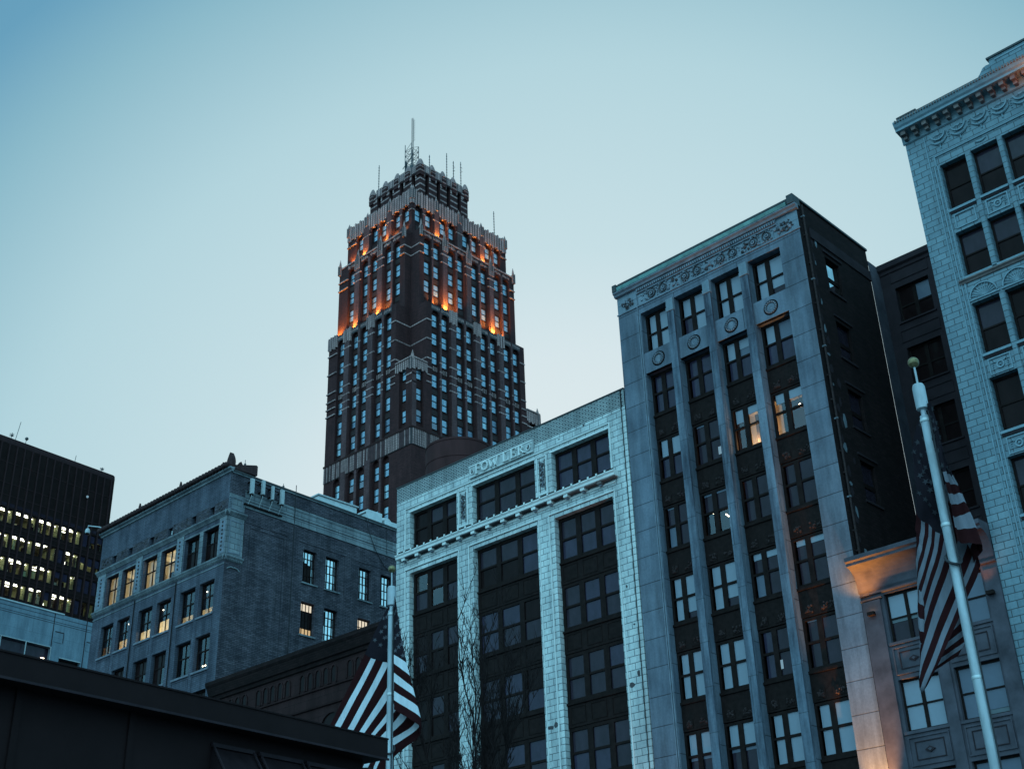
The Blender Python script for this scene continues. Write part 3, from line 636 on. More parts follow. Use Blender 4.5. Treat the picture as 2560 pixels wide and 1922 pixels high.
# ================================================================== low stone building with the floodlit cove
def low_building():
    R = thing('low_building', (-22, Y0, 0), 'low stone building with an orange lit curved cornice beside the grey stone building', 'building')
    F = F0; x0, x1 = -25.08, -19.06
    ops = []
    cols = [(-24.05, -22.3), (-21.65, -19.75)]
    for k in range(4):
        for a, b in cols: ops.append((a, b, 16.34 - 3.6 * k, 18.42 - 3.6 * k))
    w = MB(F); w.facade(x0, x1, 0, 19.0, ops, .3, 'low_stone'); shell(w, x0, x1, Y0, 55.9, 0, 19.6, 'low_stone', '', ztop=19.7); w.build('wall', R)
    # cove cornice
    cv = [(-.002, 18.66)]
    for i in range(9): 
        t = i / 8 * math.pi / 2; cv.append((-.06 - .62 * (1 - math.cos(t)), 18.76 + .95 * math.sin(t)))
    cv += [(-.74, 19.74), (-.74, 19.86), (-.84, 19.92), (-.84, 20.1), (-.002, 20.12)]
    c = MB(F); c.run(cv, x0 - .05, x1 - .02, 'low_stone'); co = c.build('cornice', R)
    b = MB(F)
    for z in (18.5, 18.28): b.run([(-.002, z), (-.1, z + .02), (-.12, z + .08), (-.002, z + .1)], x0, -24.1 if z < 18.4 else x1, 'low_stone')
    b.build('string_course', R)
    for a, b_ in ((x0 + .05, -24.2), (-22.2, -21.75), (-19.65, x1)):
        p = MB(F); p.box(a, b_, -.1, -.002, .5, 18.26, 'low_stone', 'k'); p.build('pilaster', R)
    for k in range(4):
        for j, (a, b_) in enumerate(cols):
            zt = 18.42 - 3.6 * k
            pn = {'*': 'shade_or_sky_dim'} if not (k == 0 and j == 0) else {(0, 0): 'shade_cloth', (1, 0): 'shade_cloth', '*': ('shade_edge', .15, 'slate_pane')}
            if k == 1 and j == 0: pn = {'*': 'shade_cloth'}
            if j == 1 and k: pn = {'*': 'shade_or_sky_dim', (1, 1): ('shade_or_sky_dim', .8, 'shade_edge')}
            sash(R, F, a + .005, b_ - .005, zt - 2.07, zt - .01, .18, 2, [zt - .01, zt - 1.05, zt - 2.07], pn, fw=.08, mw=.15, rail=.07, sill=(.12, .07, 'low_stone'))
            q = MB(F); z0, z1 = zt - 3.42, zt - 2.3
            for u0, u1, k0, k1 in ((a, b_, z1 - .05, z1), (a, b_, z0, z0 + .05), (a, a + .05, z0 + .05, z1 - .05), (b_ - .05, b_, z0 + .05, z1 - .05)): q.box(u0, u1, -.05, -.002, k0, k1, 'low_stone')
            for u0, u1, k0, k1 in ((a + .25, b_ - .25, z1 - .24, z1 - .2), (a + .25, b_ - .25, z0 + .2, z0 + .24), (a + .25, a + .29, z0 + .24, z1 - .24), (b_ - .29, b_ - .25, z0 + .24, z1 - .24)): q.box(u0, u1, -.03, -.002, k0, k1, 'dim_stone')
            cx = (a + b_) / 2; cz = (z0 + z1) / 2; q.prism([(cx - .22, cz), (cx, cz - .12), (cx + .22, cz), (cx, cz + .12)], -.06, -.002, 'dim_stone'); q.prism([(cx - .1, cz), (cx, cz - .06), (cx + .1, cz), (cx, cz + .06)], -.08, -.0605, 'low_stone')
            q.build('panel', R)
    f = MB(F); f.box(-24.75, -24.45, -.34, -.16, 17.6, 17.75, 'dark_metal'); fx = f.build('floodlight', R); f = MB(F); f.quad((-24.73, -.33, 17.752), (-24.47, -.33, 17.752), (-24.47, -.17, 17.752), (-24.73, -.17, 17.752), 'flood_lens'); f.build('lens', fx)
    f = MB(F); f.box(-19.6, -19.3, -.34, -.16, 17.2, 17.35, 'dark_metal'); f.build('floodlight', R)
    lamp('SPOT', (-24.75, 47.2, 18.35), 260, (1, .37, .05), .08, cone=rad(125), aim=(-24.8, 47.62, 19.5))
    lamp('SPOT', (-19.6, 47.5, 17.6), 40, (1, .32, .08), .12, cone=rad(110), aim=(-19.4, 47.75, 19.6))
    g = MB(F); g.box(-25.85, -25.55, -.5, -.3, 8.0, 8.15, 'dark_metal'); fx = g.build('floodlight', R)
    lamp('SPOT', (-25.42, 47.42, 8.5), 11000, (1, .42, .11), .08, cone=rad(40), aim=(-25.46, 47.78, 12.4))
    lamp('SPOT', (-35.7, 47.2, 7.6), 900, (1, .42, .26), .15, cone=rad(60), aim=(-35.9, 47.97, 11.4))
low_building()

# ================================================================== blue tile building on the right
def right_building():
    R = thing('blue_tile_building', (-15, Y0, 0), 'tall bluish tile building with swag frieze, bracketed cornice and fan topped windows', 'building')
    F = F0; x0, x1 = -19.05, -7.4
    cols = [(-17.7, -16.48), (-16.22, -14.98), (-14.75, -13.5), (-12.6, -11.35), (-11.1, -9.85)]
    rows = [(34.6, 37.1), (31.09, 33.4), (27.25, 29.76)] + [(23.65 - 3.6 * k, 26.14 - 3.6 * k) for k in range(6)]
    ops = [(a, b, z0, z1) for a, b in cols for z0, z1 in rows]
    w = MB(F); w.facade(x0, x1, 0, 39.0, ops, .42, 'blue_tile'); w.quad((x0, 0, 39), (x1, 0, 39), (x1, 0, 39.6), (x0, 0, 39.6), 'blue_tile'); shell(w, x0, x1, Y0, 68, 0, 40.0, 'blue_tile', 'lrk'); w.build('wall', R)
    p = MB(F); p.box(x0 + .02, x1, -.02, .4, 39.98, 40.52, 'blue_tile'); p.box(x0 - .08, -18.2, -.1, .45, 39.98, 40.56, 'blue_tile'); p.box(x0 - .12, -18.16, -.14, .5, 40.56, 40.64, 'coping'); p.box(-18.16, -15.02, -.06, .45, 40.52, 40.6, 'coping')
    sc = [(-15.1, 40.6), (-14.42, 40.6), (-14.42, 41.0), (-14.62, 41.02), (-14.78, 40.96), (-14.9, 40.8), (-15.0, 40.68)]
    p.prism(sc, -.05, .3, 'blue_tile'); p.box(-14.42, x1, -.12, .5, 40.52, 41.2, 'blue_tile', 'b'); p.box(-14.5, x1, -.18, .55, 41.2, 41.3, 'coping'); p.box(-14.15, x1, -.15, -.121, 41.0, 41.08, 'swag_tile'); p.build('parapet', R)
    c = MB(F)
    c.run([(-.002, 39.02), (-.06, 39.06), (-.10, 39.40), (-.12, 39.44), (-.62, 39.5), (-.62, 39.62), (-.70, 39.7), (-.78, 39.9), (-.78, 39.97), (-.002, 40.0)], x0 - .08, x1, 'swag_tile'); co = c.build('cornice', R)
    m = MB(F); d = MB(F)
    for i in range(21):
        x = -18.86 + i * .535
        m.box(x - .11, x + .11, -.5, -.125, 39.28, 39.49, 'rusty_stone'); m.box(x - .09, x + .09, -.3, -.10, 39.12, 39.28, 'rusty_stone')
        for a, b, e, f in ((x + .17, x + .37, -.56, -.53), (x + .17, x + .37, -.25, -.22), (x + .17, x + .2, -.53, -.25), (x + .34, x + .37, -.53, -.25)): d.box(a, b, e, f, 39.455, 39.475, 'rusty_stone')
    build_split(m, 'modillion', co, .01); build_split(d, 'coffer', co, .01)
    e = MB(F)
    for i in range(86): e.box(x0 + .03 + i * .135, x0 + .1 + i * .135, -.83, -.781, 39.86, 39.98, 'rusty_stone')
    e.build('cresting', co)
    # frieze of fans and swags
    f = MB(F); 
    for i in range(10):
        cx = -17.45 + i * .99
        f.ring(cx, 38.78, .29, .36, -.08, -.002, 'swag_tile', 14, math.pi, 2 * math.pi)
        f.ring(cx, 38.78, .0, .1, -.06, -.002, 'swag_tile', 8, math.pi, 2 * math.pi)
        for k in range(1, 8):
            t = math.pi + k * math.pi / 8; f.tube([(cx + .1 * math.cos(t), -.02, 38.78 + .1 * math.sin(t)), (cx + .29 * math.cos(t), -.03, 38.78 + .29 * math.sin(t))], .014, 'swag_tile', 4)
        f.tube([(cx - .38 + .76 * j / 8, -.04, 38.42 - .22 * math.sin(math.pi * j / 8)) for j in range(9)], [.03 + .03 * math.sin(math.pi * j / 8) for j in range(9)], 'swag_tile', 5)
        for k in range(4): f.ball((cx + .49, -.03, 38.62 - .13 * k), .055 - .008 * k, 'swag_tile', 6, 4)
        f.tube([(cx, -.03, 38.2), (cx + .01, -.03, 37.95)], .03, 'swag_tile', 5)
    f.box(-18.1, x1, -.03, -.002, 37.70, 37.74, 'swag_tile'); f.box(-17.86, x1, -.06, -.002, 37.60, 37.66, 'swag_tile'); f.box(-17.86, -17.81, -.06, -.002, 37.1, 37.6, 'swag_tile')
    f.tube([(-15.9 + .5 * j / 8, -.03, 37.42 - .09 * math.sin(math.pi * j / 8)) for j in range(9)], .035, 'swag_tile', 5)
    f.build('swag_frieze', R)
    g = MB(F)
    for x in (-18.12, -17.93, -17.78): g.box(x - .025, x + .025, -.05, -.002, 2, 38.9 if x < -18 else 37.1, 'swag_tile')
    g.build('edge_moulding', R)
    for a, b in zip([c_[1] for c_ in cols], [c_[0] for c_ in cols[1:]]):
        q = MB(F); q.box(a + .03, b - .03, -.05, -.002, 31.1, 37.05, 'blue_tile'); q.box(a + .03, b - .03, -.05, -.002, 2, 29.7, 'blue_tile'); q.build('mullion', R)
    for j, (a, b) in enumerate(cols):
        for k, (z0, z1) in enumerate(rows):
            sash(R, F, a + .005, b - .005, z0 + .005, z1 - .005, .3, 1, [z1, (z0 + z1) / 2 + .02, z0], {'*': 'deep_pane', (0, 0): 'slate_pane'} if (j + k) % 3 else 'deep_pane' if k < 4 else 'slate_pane', fw=.09, rail=.08, mw=.08)
            q = MB(F)
            q.box(a - .02, b + .02, -.10, -.002, z0 - .12, z0 - .005, 'swag_tile'); q.box(a, b, -.06, -.002, z0 - .22, z0 - .15, 'dim_stone')
            if k != 1 and k < 6:
                zz0, zz1 = z0 - 1.05, z0 - .3
                for u0, u1, v0, v1 in ((a + .12, b - .12, zz1 - .05, zz1), (a + .12, b - .12, zz0, zz0 + .05), (a + .12, a + .17, zz0 + .05, zz1 - .05), (b - .17, b - .12, zz0 + .05, zz1 - .05)): q.box(u0, u1, -.05, -.002, v0, v1, 'swag_tile')
                if not (k == 0 and j == 0):
                    cx, cz = (a + b) / 2, (zz0 + zz1) / 2; q.ring(cx, cz, .11, .18, -.05, -.002, 'swag_tile', 12); q.ball((cx, -.02, cz), .06, 'swag_tile', 6, 4)
                    for sg in (-1, 1):
                        for n in range(4): q.ball((cx + sg * .32, -.02, cz + .16 - .1 * n), .045, 'swag_tile', 5, 3)
                        q.tube([(cx + sg * .17, -.03, cz + .12), (cx + sg * .27, -.03, cz + .2)], .03, 'swag_tile', 5)
            q.build('spandrel', R)
            if k == 2:
                q = MB(F); cx = (a + b) / 2; r = (b - a) / 2 + .02
                q.ring(cx, z1 + .16, r - .05, r, -.08, -.002, 'swag_tile', 20, 0, math.pi, 1.0); q.ring(cx, z1 + .16, 0, .1, -.06, -.002, 'swag_tile', 10, 0, math.pi)
                for n in range(1, 12):
                    t = n * math.pi / 12; q.tube([(cx + .1 * math.cos(t), -.01, z1 + .16 + .1 * math.sin(t)), (cx + (r - .05) * math.cos(t), -.02, z1 + .16 + (r - .05) * math.sin(t))], .022, 'swag_tile', 5)
                q.box(a - .08, b + .08, -.06, -.002, z1 + .08, z1 + .14, 'swag_tile'); q.build('fan_lunette', R)
    q = MB(F); q.run([(-.002, 30.76), (-.06, 30.78), (-.10, 30.86), (-.16, 30.9), (-.16, 30.96), (-.002, 30.97)], -18.0, x1, 'rusty_stone'); q.build('string_course', R)
    lamp('SPOT', (-12.6, 46.75, 38.75), 60, (1, .30, .09), .1, cone=rad(110), aim=(-13.2, 47.35, 39.6))
right_building()

# ================================================================== low brown building with the arcaded cornice
def brown_building():
    R = thing('brown_building', (-64, Y0, 0), 'low dark brownstone building with small arches beneath a heavy overhanging cornice', 'building')
    F = F0; x0, x1 = -72.95, -54.72
    ops = [(-71.2 + i * 3.3, -69.2 + i * 3.3, 12.0, 19.4) for i in range(5)] + [(-71.2 + i * 3.3, -69.2 + i * 3.3, 4.0, 9.4) for i in range(5)]
    w = MB(F); w.facade(x0, x1, 0, 24.4, ops, .5, 'brown_stone'); shell(w, x0, x1, Y0, 62, 0, 24.4, 'brown_stone', 'rk'); w.build('wall', R)
    c = MB(F); c.run([(-.002, 23.5), (-.12, 23.55), (-.18, 23.75), (-.3, 23.8), (-.42, 24.1), (-.5, 24.3), (-.62, 24.45), (-.66, 24.68), (-.002, 24.75)], x0 - .12, x1 - .01, 'soot_brick'); c.build('cornice', R)
    a = MB(F)
    n = 24
    for i in range(n):
        cx = x0 + .6 + i * (17.4 / (n - 1))
        if i % 6 == 5: continue
        a.prism([(cx - .2, 22.3), (cx + .2, 22.3)] + [(cx + .2 * math.cos(t * math.pi / 8), 23.05 + .2 * math.sin(t * math.pi / 8)) for t in range(9)], -.012, -.001, 'deep_pane')  # recess shade of the small arches painted as flat dark patches
        a.box(cx - .34, cx - .22, -.07, -.002, 22.2, 23.1, 'brown_stone'); a.box(cx + .22, cx + .34, -.07, -.002, 22.2, 23.1, 'brown_stone')
        a.ring(cx, 23.05, .2, .27, -.07, -.002, 'brown_stone', 8, 0, math.pi)
    build_split(a, 'arcade', R, .5)
    s = MB(F); s.run([(-.002, 22.0), (-.1, 22.03), (-.12, 22.12), (-.002, 22.16)], x0, x1 - .01, 'brown_stone'); s.run([(-.002, 20.9), (-.12, 20.95), (-.14, 21.06), (-.002, 21.1)], x0, x1 - .01, 'brown_stone'); s.build('string_course', R)
    for i in range(5):
        u0 = -71.2 + i * 3.3; u1 = u0 + 2
        q = MB(F); cx = (u0 + u1) / 2; q.prism([(u0, 19.41), (u1, 19.41)] + [(cx + 1.0 * math.cos(t * math.pi / 12), 19.41 + 1.0 * math.sin(t * math.pi / 12)) for t in range(1, 12)], -.014, -.001, 'deep_pane'); q.ring(cx, 19.41, 1.0, 1.22, -.1, -.002, 'brown_stone', 16, 0, math.pi); q.build('arch', R)
        for z0, z1 in ((12.0, 19.4), (4.0, 9.4)): sash(R, F, u0 + .01, u1 - .01, z0, z1, .35, 2, 3, 'deep_pane', fw=.1, mw=.1)
brown_building()
# ================================================================== buff brick building on the left
BS = Frame(-72.9, 48.0, -.0525, .99862)         # its flank, a few degrees off square; u = metres from the corner
def bs(y): return (y - 48.0) / .99862
def brick_building():
    R = thing('brick_building', (-81.7, Y0, 0), 'buff brick office building with lit windows and a scalloped tile roof edge', 'building')
    F = F0; x0, x1 = -90.5, -72.9
    bays = [[(-89.06, -87.27), (-86.73, -84.95)], [(-83.75, -81.84), (-81.25, -79.37)], [(-78.18, -76.27), (-75.76, -73.93)]]
    rows = [(34.0, 36.4), (29.95, 32.42), (26.05, 28.52), (22.15, 24.65), (18.25, 20.75), (14.35, 16.85)]
    ops = [(a, b, z0, z1) for bay in bays for a, b in bay for z0, z1 in rows]
    vents = [-88.3, -85.95, -82.95, -80.4, -77.3, -74.95]
    ops += [(x - .3, x + .3, 37.45, 38.08) for x in vents]
    w = MB(F); w.facade(x0, x1, 0, 36.9, [o for o in ops if o[3] < 36.9], .42, 'grey_brick'); w.facade(x0, x1, 36.9, 40.35, [o for o in ops if o[3] > 36.9], .3, 'grey_brick')
    shell(w, x0, x1 - .9, Y0, 66, 0, 40.3, 'buff_brick', 'lk')
    w.build('wall', R)
    fz = MB(F); rr = random.Random(9)                            # dark diaper-work band
    edges = [x0 + .2] + [v for x in vents for v in (x - .32, x + .32)] + [x1 - .1]
    for a, b in zip(edges[::2], edges[1::2]): fz.box(a, b, -.02, -.002, 37.3, 38.2, 'buff_brick')
    for i in range(260):
        x = rr.uniform(x0 + .3, x1 - .3); z = rr.uniform(37.35, 38.15)
        if min(abs(x - v) for v in vents) > .42: fz.prism([(x - .11, z), (x, z - .08), (x + .11, z), (x, z + .08)], -.035, -.0205, 'carved_dark')
    fz.build('frieze', R)
    fl = MB(F); fl.box(-80.25, -79.95 + .0, .02, .1, 37.5, 37.8, 'sheet_metal'); fl.build('vent_flap', R)
    bk = MB(F)
    for x in vents: bk.quad((x - .3, .29, 37.45), (x + .3, .29, 37.45), (x + .3, .29, 38.08), (x - .3, .29, 38.08), 'room_dark')
    bk.build('vent', R)
    # courses
    s = MB(F)
    s.run([(-.002, 36.86), (-.08, 36.9), (-.12, 37.0), (-.26, 37.12), (-.28, 37.2), (-.002, 37.26)], x0 - .1, x1 + .28, 'limestone')
    s.run([(-.002, 33.5), (-.06, 33.54), (-.08, 33.66), (-.2, 33.78), (-.22, 33.86), (-.002, 33.92)], x0 - .1, x1 + .22, 'limestone')
    s.run([(-.002, 33.22), (-.04, 33.24), (-.04, 33.3), (-.002, 33.32)], x0, x1 + .03, 'limestone')
    s.box(x0, x1, -.03, -.002, 36.44, 36.52, 'limestone')
    st = s.build('string_course', R)
    d = MB(F)
    for i in range(88): d.box(x0 + .1 + i * .2, x0 + .2 + i * .2, -.14, -.062, 33.56, 33.66, 'limestone')
    d.build('dentil', st)
    q = MB(BS); q.run([(-.002, 36.86), (-.08, 36.9), (-.12, 37.0), (-.26, 37.12), (-.28, 37.2), (-.002, 37.26)], -.28, 1.55, 'limestone'); q.run([(-.002, 33.5), (-.06, 33.54), (-.08, 33.66), (-.2, 33.78), (-.22, 33.86), (-.002, 33.92)], -.22, 1.52, 'limestone')
    for i in range(7): q.box(.05 + i * .2, .15 + i * .2, -.14, -.062, 33.56, 33.66, 'limestone')
    q.tube([(.2 + 1.1 * j / 10, -.05, 33.1 - .16 * (abs(j - 5) / 5) ** 2 + (.0 if j % 5 else -.05)) for j in range(11)], .05, 'limestone', 5)
    build_split(q, 'return_course', R, .3)
    p = MB(F)                                                     # pilasters between bays of the top floor
    for a, b in ((-90.4, -89.2), (-84.8, -83.9), (-79.22, -78.33), (-73.8, x1)):
        p.box(a, b, -.06, -.002, 33.93, 36.85, 'limestone', 'k')
        p.box(a + .12, b - .12, -.075, -.0605, 34.1, 36.65, 'carved_stone', 'k')
        for i in range(8): p.ball(((a + b) / 2, -.06, 34.35 + i * .3), .1, 'carved_dark', 6, 4)
    build_split(p, 'pilaster', R, .05)
    for bay in bays:
        (a, b), (c, e) = bay
        q = MB(F); q.box(b + .03, c - .03, -.05, -.002, 33.93, 36.43, 'limestone'); q.build('mullion', R)
    q = MB(F)
    for x in (-84.33, -78.78):                                     # pipe down each pier
        q.tube([(x, -.09, z) for z in (2, 20, 33.4)], .04, 'dark_metal', 6)
    q.build('drain_pipe', R)
    # corner pier
    q = MB(BS); q.box(0, 1.45, -.03, -.002, 33.93, 36.85, 'limestone'); q.box(.0, 1.4, -.03, -.002, 37.27, 38.6, 'limestone')
    for a, b, z0, z1 in ((.2, 1.28, 36.5, 36.58), (.2, 1.28, 34.1, 34.18), (.2, .26, 34.18, 36.5), (1.22, 1.28, 34.18, 36.5), (.25, 1.2, 38.3, 38.36), (.25, 1.2, 37.4, 37.46), (.25, .3, 37.46, 38.3), (1.15, 1.2, 37.46, 38.3)): q.box(a, b, -.06, -.031, z0, z1, 'carved_stone')
    for i in range(8): q.tube([(-.02, -.04, 37.35 + i * .13), (.16, -.06, 37.35 + i * .13)], .05, 'carved_stone', 5)
    q.build('corner_pier', R)
    # flank wall
    wy = [(55.1, 56.4), (57.33, 58.66), (60.73, 62.02), (63.05, 64.35)]; wz = [(33.6, 36.18), (29.65, 32.12), (25.7, 28.2), (21.8, 24.3)]
    fw_ = MB(BS); fo = [(bs(a), bs(b), z0, z1) for a, b in wy for z0, z1 in wz]
    fw_.facade(0, 17.5, 0, 37.9, fo, .35, 'buff_brick'); fw_.quad((0, 0, 37.9), (1.4, 0, 37.9), (1.4, 0, 40.35), (0, 0, 40.35), 'buff_brick'); fw_.facade(1.4, 17.5, 37.9, 39.25, [], .1, 'limestone'); fw_.quad((1.4, 0, 39.25), (17.5, 0, 39.25), (17.5, 0, 40.35), (1.4, 0, 40.35), 'buff_brick')
    fw_.build('flank_wall', R)
    q = MB(BS)
    q.box(1.45, 17.5, -.07, -.002, 37.84, 37.93, 'limestone'); q.box(1.45, 17.5, -.04, -.002, 38.98, 39.04, 'limestone'); q.box(1.45, 17.5, -.03, -.002, 38.4, 38.43, 'dim_stone'); q.box(1.45, 17.5, -.03, -.002, 39.22, 39.26, 'dim_stone')
    q.box(-.08, 17.5, -.10, .1, 40.2, 40.3, 'limestone'); q.box(-.12, 17.5, -.16, .15, 40.3, 40.42, 'coping')
    q.build('band_course', R)
    q = MB(BS)
    for a, b, z0, z1 in ((1.5, 5.5, 36.72, 36.76), (5.46, 5.5, 12, 36.72), (2.0, 5.2, 36.42, 36.45), (5.17, 5.2, 12, 36.42), (2.0, 2.03, 12, 36.42), (6.65, 11.25, 36.66, 36.72), (11.2, 11.25, 12, 36.66), (12.3, 17.5, 36.6, 36.66), (1.5, 1.54, 12, 36.72)): q.box(a, b, -.035, -.002, z0, z1, 'buff_brick')
    q.build('brick_frame', R)
    k = 0
    for i, (a, b) in enumerate(wy):
        for j, (z0, z1) in enumerate(wz):
            u0, u1 = bs(a), bs(b)
            pn = {'*': 'mirror_pane'}
            if (i, j) == (0, 0): pn = {'*': 'deep_pane', (0, 0): 'mirror_pane', (1, 0): 'mirror_pane', (2, 0): 'mirror_pane', (3, 0): 'mirror_pane', (3, 1): 'mirror_pane', (2, 1): ('mirror_pane', .7, 'deep_pane'), (1, 1): ('mirror_pane', .5, 'deep_pane'), (0, 1): ('mirror_pane', .35, 'deep_pane'), (3, 2): 'sky_pane', (3, 3): 'sky_pane'}  # dark panes at lower left paint in a reflection
            if (i, j) == (0, 1): pn = {'*': 'deep_pane', **{(c, 0): 'lit_cream' for c in range(4)}, **{(c, 3): 'lit_blind' for c in range(4)}}
            if (i, j) == (1, 1): pn = {'*': 'mirror_pane', (0, 0): ('mirror_pane', .25, 'deep_pane'), (0, 1): ('deep_pane', .5, 'mirror_pane')}
            if (i, j) == (2, 1): pn = {'*': 'lit_cream', (1, 1): ('lit_cream', .8, 'shelf_brown')}
            if j > 1: pn = {'*': 'deep_pane'}
            if (i, j) == (0, 2): pn = {'*': 'deep_pane', (0, 0): ('deep_pane', .3, 'lit_cream')}
            sash(R, BS, u0 + .005, u1 - .005, z0 + .005, z1 - .005, .24, 4, [z1, z1 - .62, z1 - 1.24, z1 - 1.9, z0], pn, fw=.07, mw=.05, rail=.05, sill=(.12, .12, 'limestone'))
    bk = MB(BS); bk.quad((5, .6, 20), (17, .6, 20), (17, .6, 38), (5, .6, 38), 'room_dark'); bk.build('interior', R)
    q = MB(BS); q.tube([(6.05, -.06, z) for z in (41.0, 38, 30, 20)], .03, 'rope', 5); q.tube([(13.15, -.2, 40.4), (13.6, -.12, 39.3), (14.4, -.06, 38.0), (15.4, -.05, 36.9), (16.4, -.05, 36.5)], .03, 'rope', 5); q.tube([(15.6, -.05, 40.2), (15.62, -.05, 37.5)], .018, 'rope', 5); q.build('cable', R)
    # roof edge of tiles
    c = MB(F); c.run([(-.002, 40.18), (-.12, 40.22), (-.14, 40.34), (-.30, 40.42), (-.32, 40.50), (.1, 40.52)], x0 - .2, x1 + .3, 'limestone'); c.build('cornice', R)
    t = MB(F)
    t.run([(-.34, 40.521), (-.34, 40.6), (2.2, 41.3), (2.2, 40.521)], x0 - .1, x1 + .1, 'roof_tile')
    n = 44
    for i in range(n):
        x = x0 + i * (17.5 / (n - 1))
        t.tube([(x, -.40, 40.62), (x, .5, 40.86), (x, 2.2, 41.32)], .12, 'roof_tile', 6)
        t.ball((x, -.42, 40.70), .21, 'roof_tile', 8, 6)
    rf = t.build('tile_roof', R)
    k = MB(F)
    for x in (-84.5, -78.85):
        k.prism([(x - .15, 40.6), (x + .15, 40.6), (x + .12, 40.95), (x, 41.25), (x - .12, 40.95)], -.5, -.38, 'roof_tile')
    k.build('antefix', rf)
    a = MB(F)
    def leaf(T, u, z, w, h, lean, d0, d1, m=a):
        P = []
        for i in range(13):
            s_ = i / 12; P.append((u - w * math.sin(math.pi * (.28 + .715 * s_)) + lean * s_ * s_, z + h * s_))
        Q = [(u + w * math.sin(math.pi * (.28 + .715 * s_)) + lean * s_ * s_, z + h * s_) for s_ in [i / 12 for i in range(12, -1, -1)]]
        mb = MB(T); mb.prism(P[::-1] + Q[::-1], d0, d1, 'roof_tile'); return mb
    leaf(F, x1 - .05, 40.5, .36, 1.25, .0, -.2, .12).build('corner_leaf', rf); leaf(F, x1 - .85, 40.5, .22, .75, -.05, -.2, .1).build('corner_leaf', rf)
    leaf(F, x1 - 1.4, 40.5, .18, .5, -.05, -.2, .1).build('corner_leaf', rf)
    leaf(BS, .75, 40.4, .26, .85, .0, -.1, .15).build('corner_leaf', rf); leaf(BS, 1.55, 40.4, .2, .7, .34, -.1, .15).build('corner_leaf', rf)
    q = MB(BS); q.box(.1, 1.95, -.08, .3, 40.421, 40.6, 'roof_tile'); q.build('roof_edge', rf)
    # lit rooms behind the street windows
    def room(a, b, z0, z1, wall, dep=6.0):
        m = MB(F)
        m.quad((a, dep, z0), (b, dep, z0), (b, dep, z1), (a, dep, z1), wall); m.quad((a, .45, z1), (a, dep, z1), (b, dep, z1), (b, .45, z1), wall if wall != 'room_dark' else 'room_dark')
        m.quad((a, .45, z0), (b, .45, z0), (b, dep, z0), (a, dep, z0), 'shelf_brown'); m.quad((a, .45, z0), (a, dep, z0), (a, dep, z1), (a, .45, z1), wall); m.quad((b, dep, z0), (b, .45, z0), (b, .45, z1), (b, dep, z1), wall)
        return m.build('room', R)
    room(-89.4, -84.75, 33.8, 36.85, 'room_wall'); room(-84.2, -79.05, 33.8, 36.85, 'room_wall'); room(-78.6, -73.3, 33.8, 36.85, 'room_dark')
    room(-89.4, -84.75, 29.8, 32.95, 'room_wall'); room(-84.2, -79.05, 29.8, 32.95, 'room_wall'); room(-78.6, -73.3, 29.8, 32.95, 'room_wall')
    room(-89.4, -73.3, 25.9, 29.0, 'room_dark'); room(-89.4, -73.3, 22.0, 25.1, 'room_dark')
    q = MB(F)                                                      # beams and furniture that break up the rooms
    for x in (-88.2, -85.9, -83.0, -80.2): q.box(x - .15, x + .15, .6, 5.9, 36.5, 36.84, 'room_wall')
    q.box(-89.3, -88.4, 2.5, 2.7, 33.85, 36.3, 'shelf_brown'); q.box(-83.6, -82.3, 2.2, 2.4, 33.85, 35.9, 'room_dark'); q.box(-86.7, -84.9, 2.6, 2.7, 29.85, 31.4, 'room_red'); q.box(-87.9, -87.3, 2.0, 2.1, 29.85, 31.2, 'room_red'); q.box(-89.3, -88.6, 1.2, 1.3, 29.85, 32.0, 'shelf_brown')
    for x in (-83.4, -80.9, -77.7, -75.2): q.box(x - .1, x + .1, .7, 5.9, 32.6, 32.94, 'shelf_brown')
    q.build('furnishing', R)
    bl = MB(F)                                                     # dark sheets added to darken the upper sashes of the second row
    for i, bay in enumerate(bays):
        for jj, (a, b) in enumerate(bay): bl.quad((a, .42, 30.85 + (.2 if (i, jj) == (1, 1) else 0) - (.25 if i == 2 else 0)), (b, .42, 30.85 + (.2 if (i, jj) == (1, 1) else 0) - (.25 if i == 2 else 0)), (b, .42, 32.42), (a, .42, 32.42), 'room_dark')
    bl.build('dark_sheet', R)
    for x, y, z in ((-86.2, 1.6, 35.15), (-80.7, 1.6, 35.2)):
        q = MB(F); q.lathe(x, Y0 - Y0 + y, [(.02, z + .12), (.2, z + .08), (.27, z), (.24, z - .06), (.02, z - .08)], 'lamp_glow', 14); q.tube([(x, y, z + .12), (x, y, 36.8)], .012, 'dark_metal', 5); q.build('pendant_lamp', R)
    for x0_, x1_, y, z in ((-83.6, -82.4, 1.3, 30.55), (-85.9, -85.1, 1.9, 30.75), (-77.9, -77.3, 1.3, 30.35), (-83.3, -82.2, 2.6, 32.2), (-80.9, -79.9, 2.0, 31.3)):
        q = MB(F); q.box(x0_, x1_, y, y + .1, z, z + .06, 'tube_light'); q.build('tube_lamp', R)
    for x, y, z in ((-85.6, .8, 31.95), (-80.9, .8, 31.9), (-79.8, .8, 32.1), (-75.3, .8, 31.85), (-75.1, .8, 31.4), (-74.2, 1.0, 31.2)):
        q = MB(F); q.ball((x, y - .43 + .0, z), .05, 'lamp_glow', 8, 5); q.build('bulb', R)
    for x, z in ((-79.9, 27.2), (-74.6, 27.0), (-75.3, 26.55), (-74.2, 27.3), (-75.2, 24.55), (-74.9, 24.5)):
        q = MB(F); q.box(x - .22, x + .18, .6, .65, z, z + .07, 'lamp_glow'); q.build('tube_lamp', R)  # glowing bars stand in for lamp reflections in the lower windows
    rr = random.Random(5)
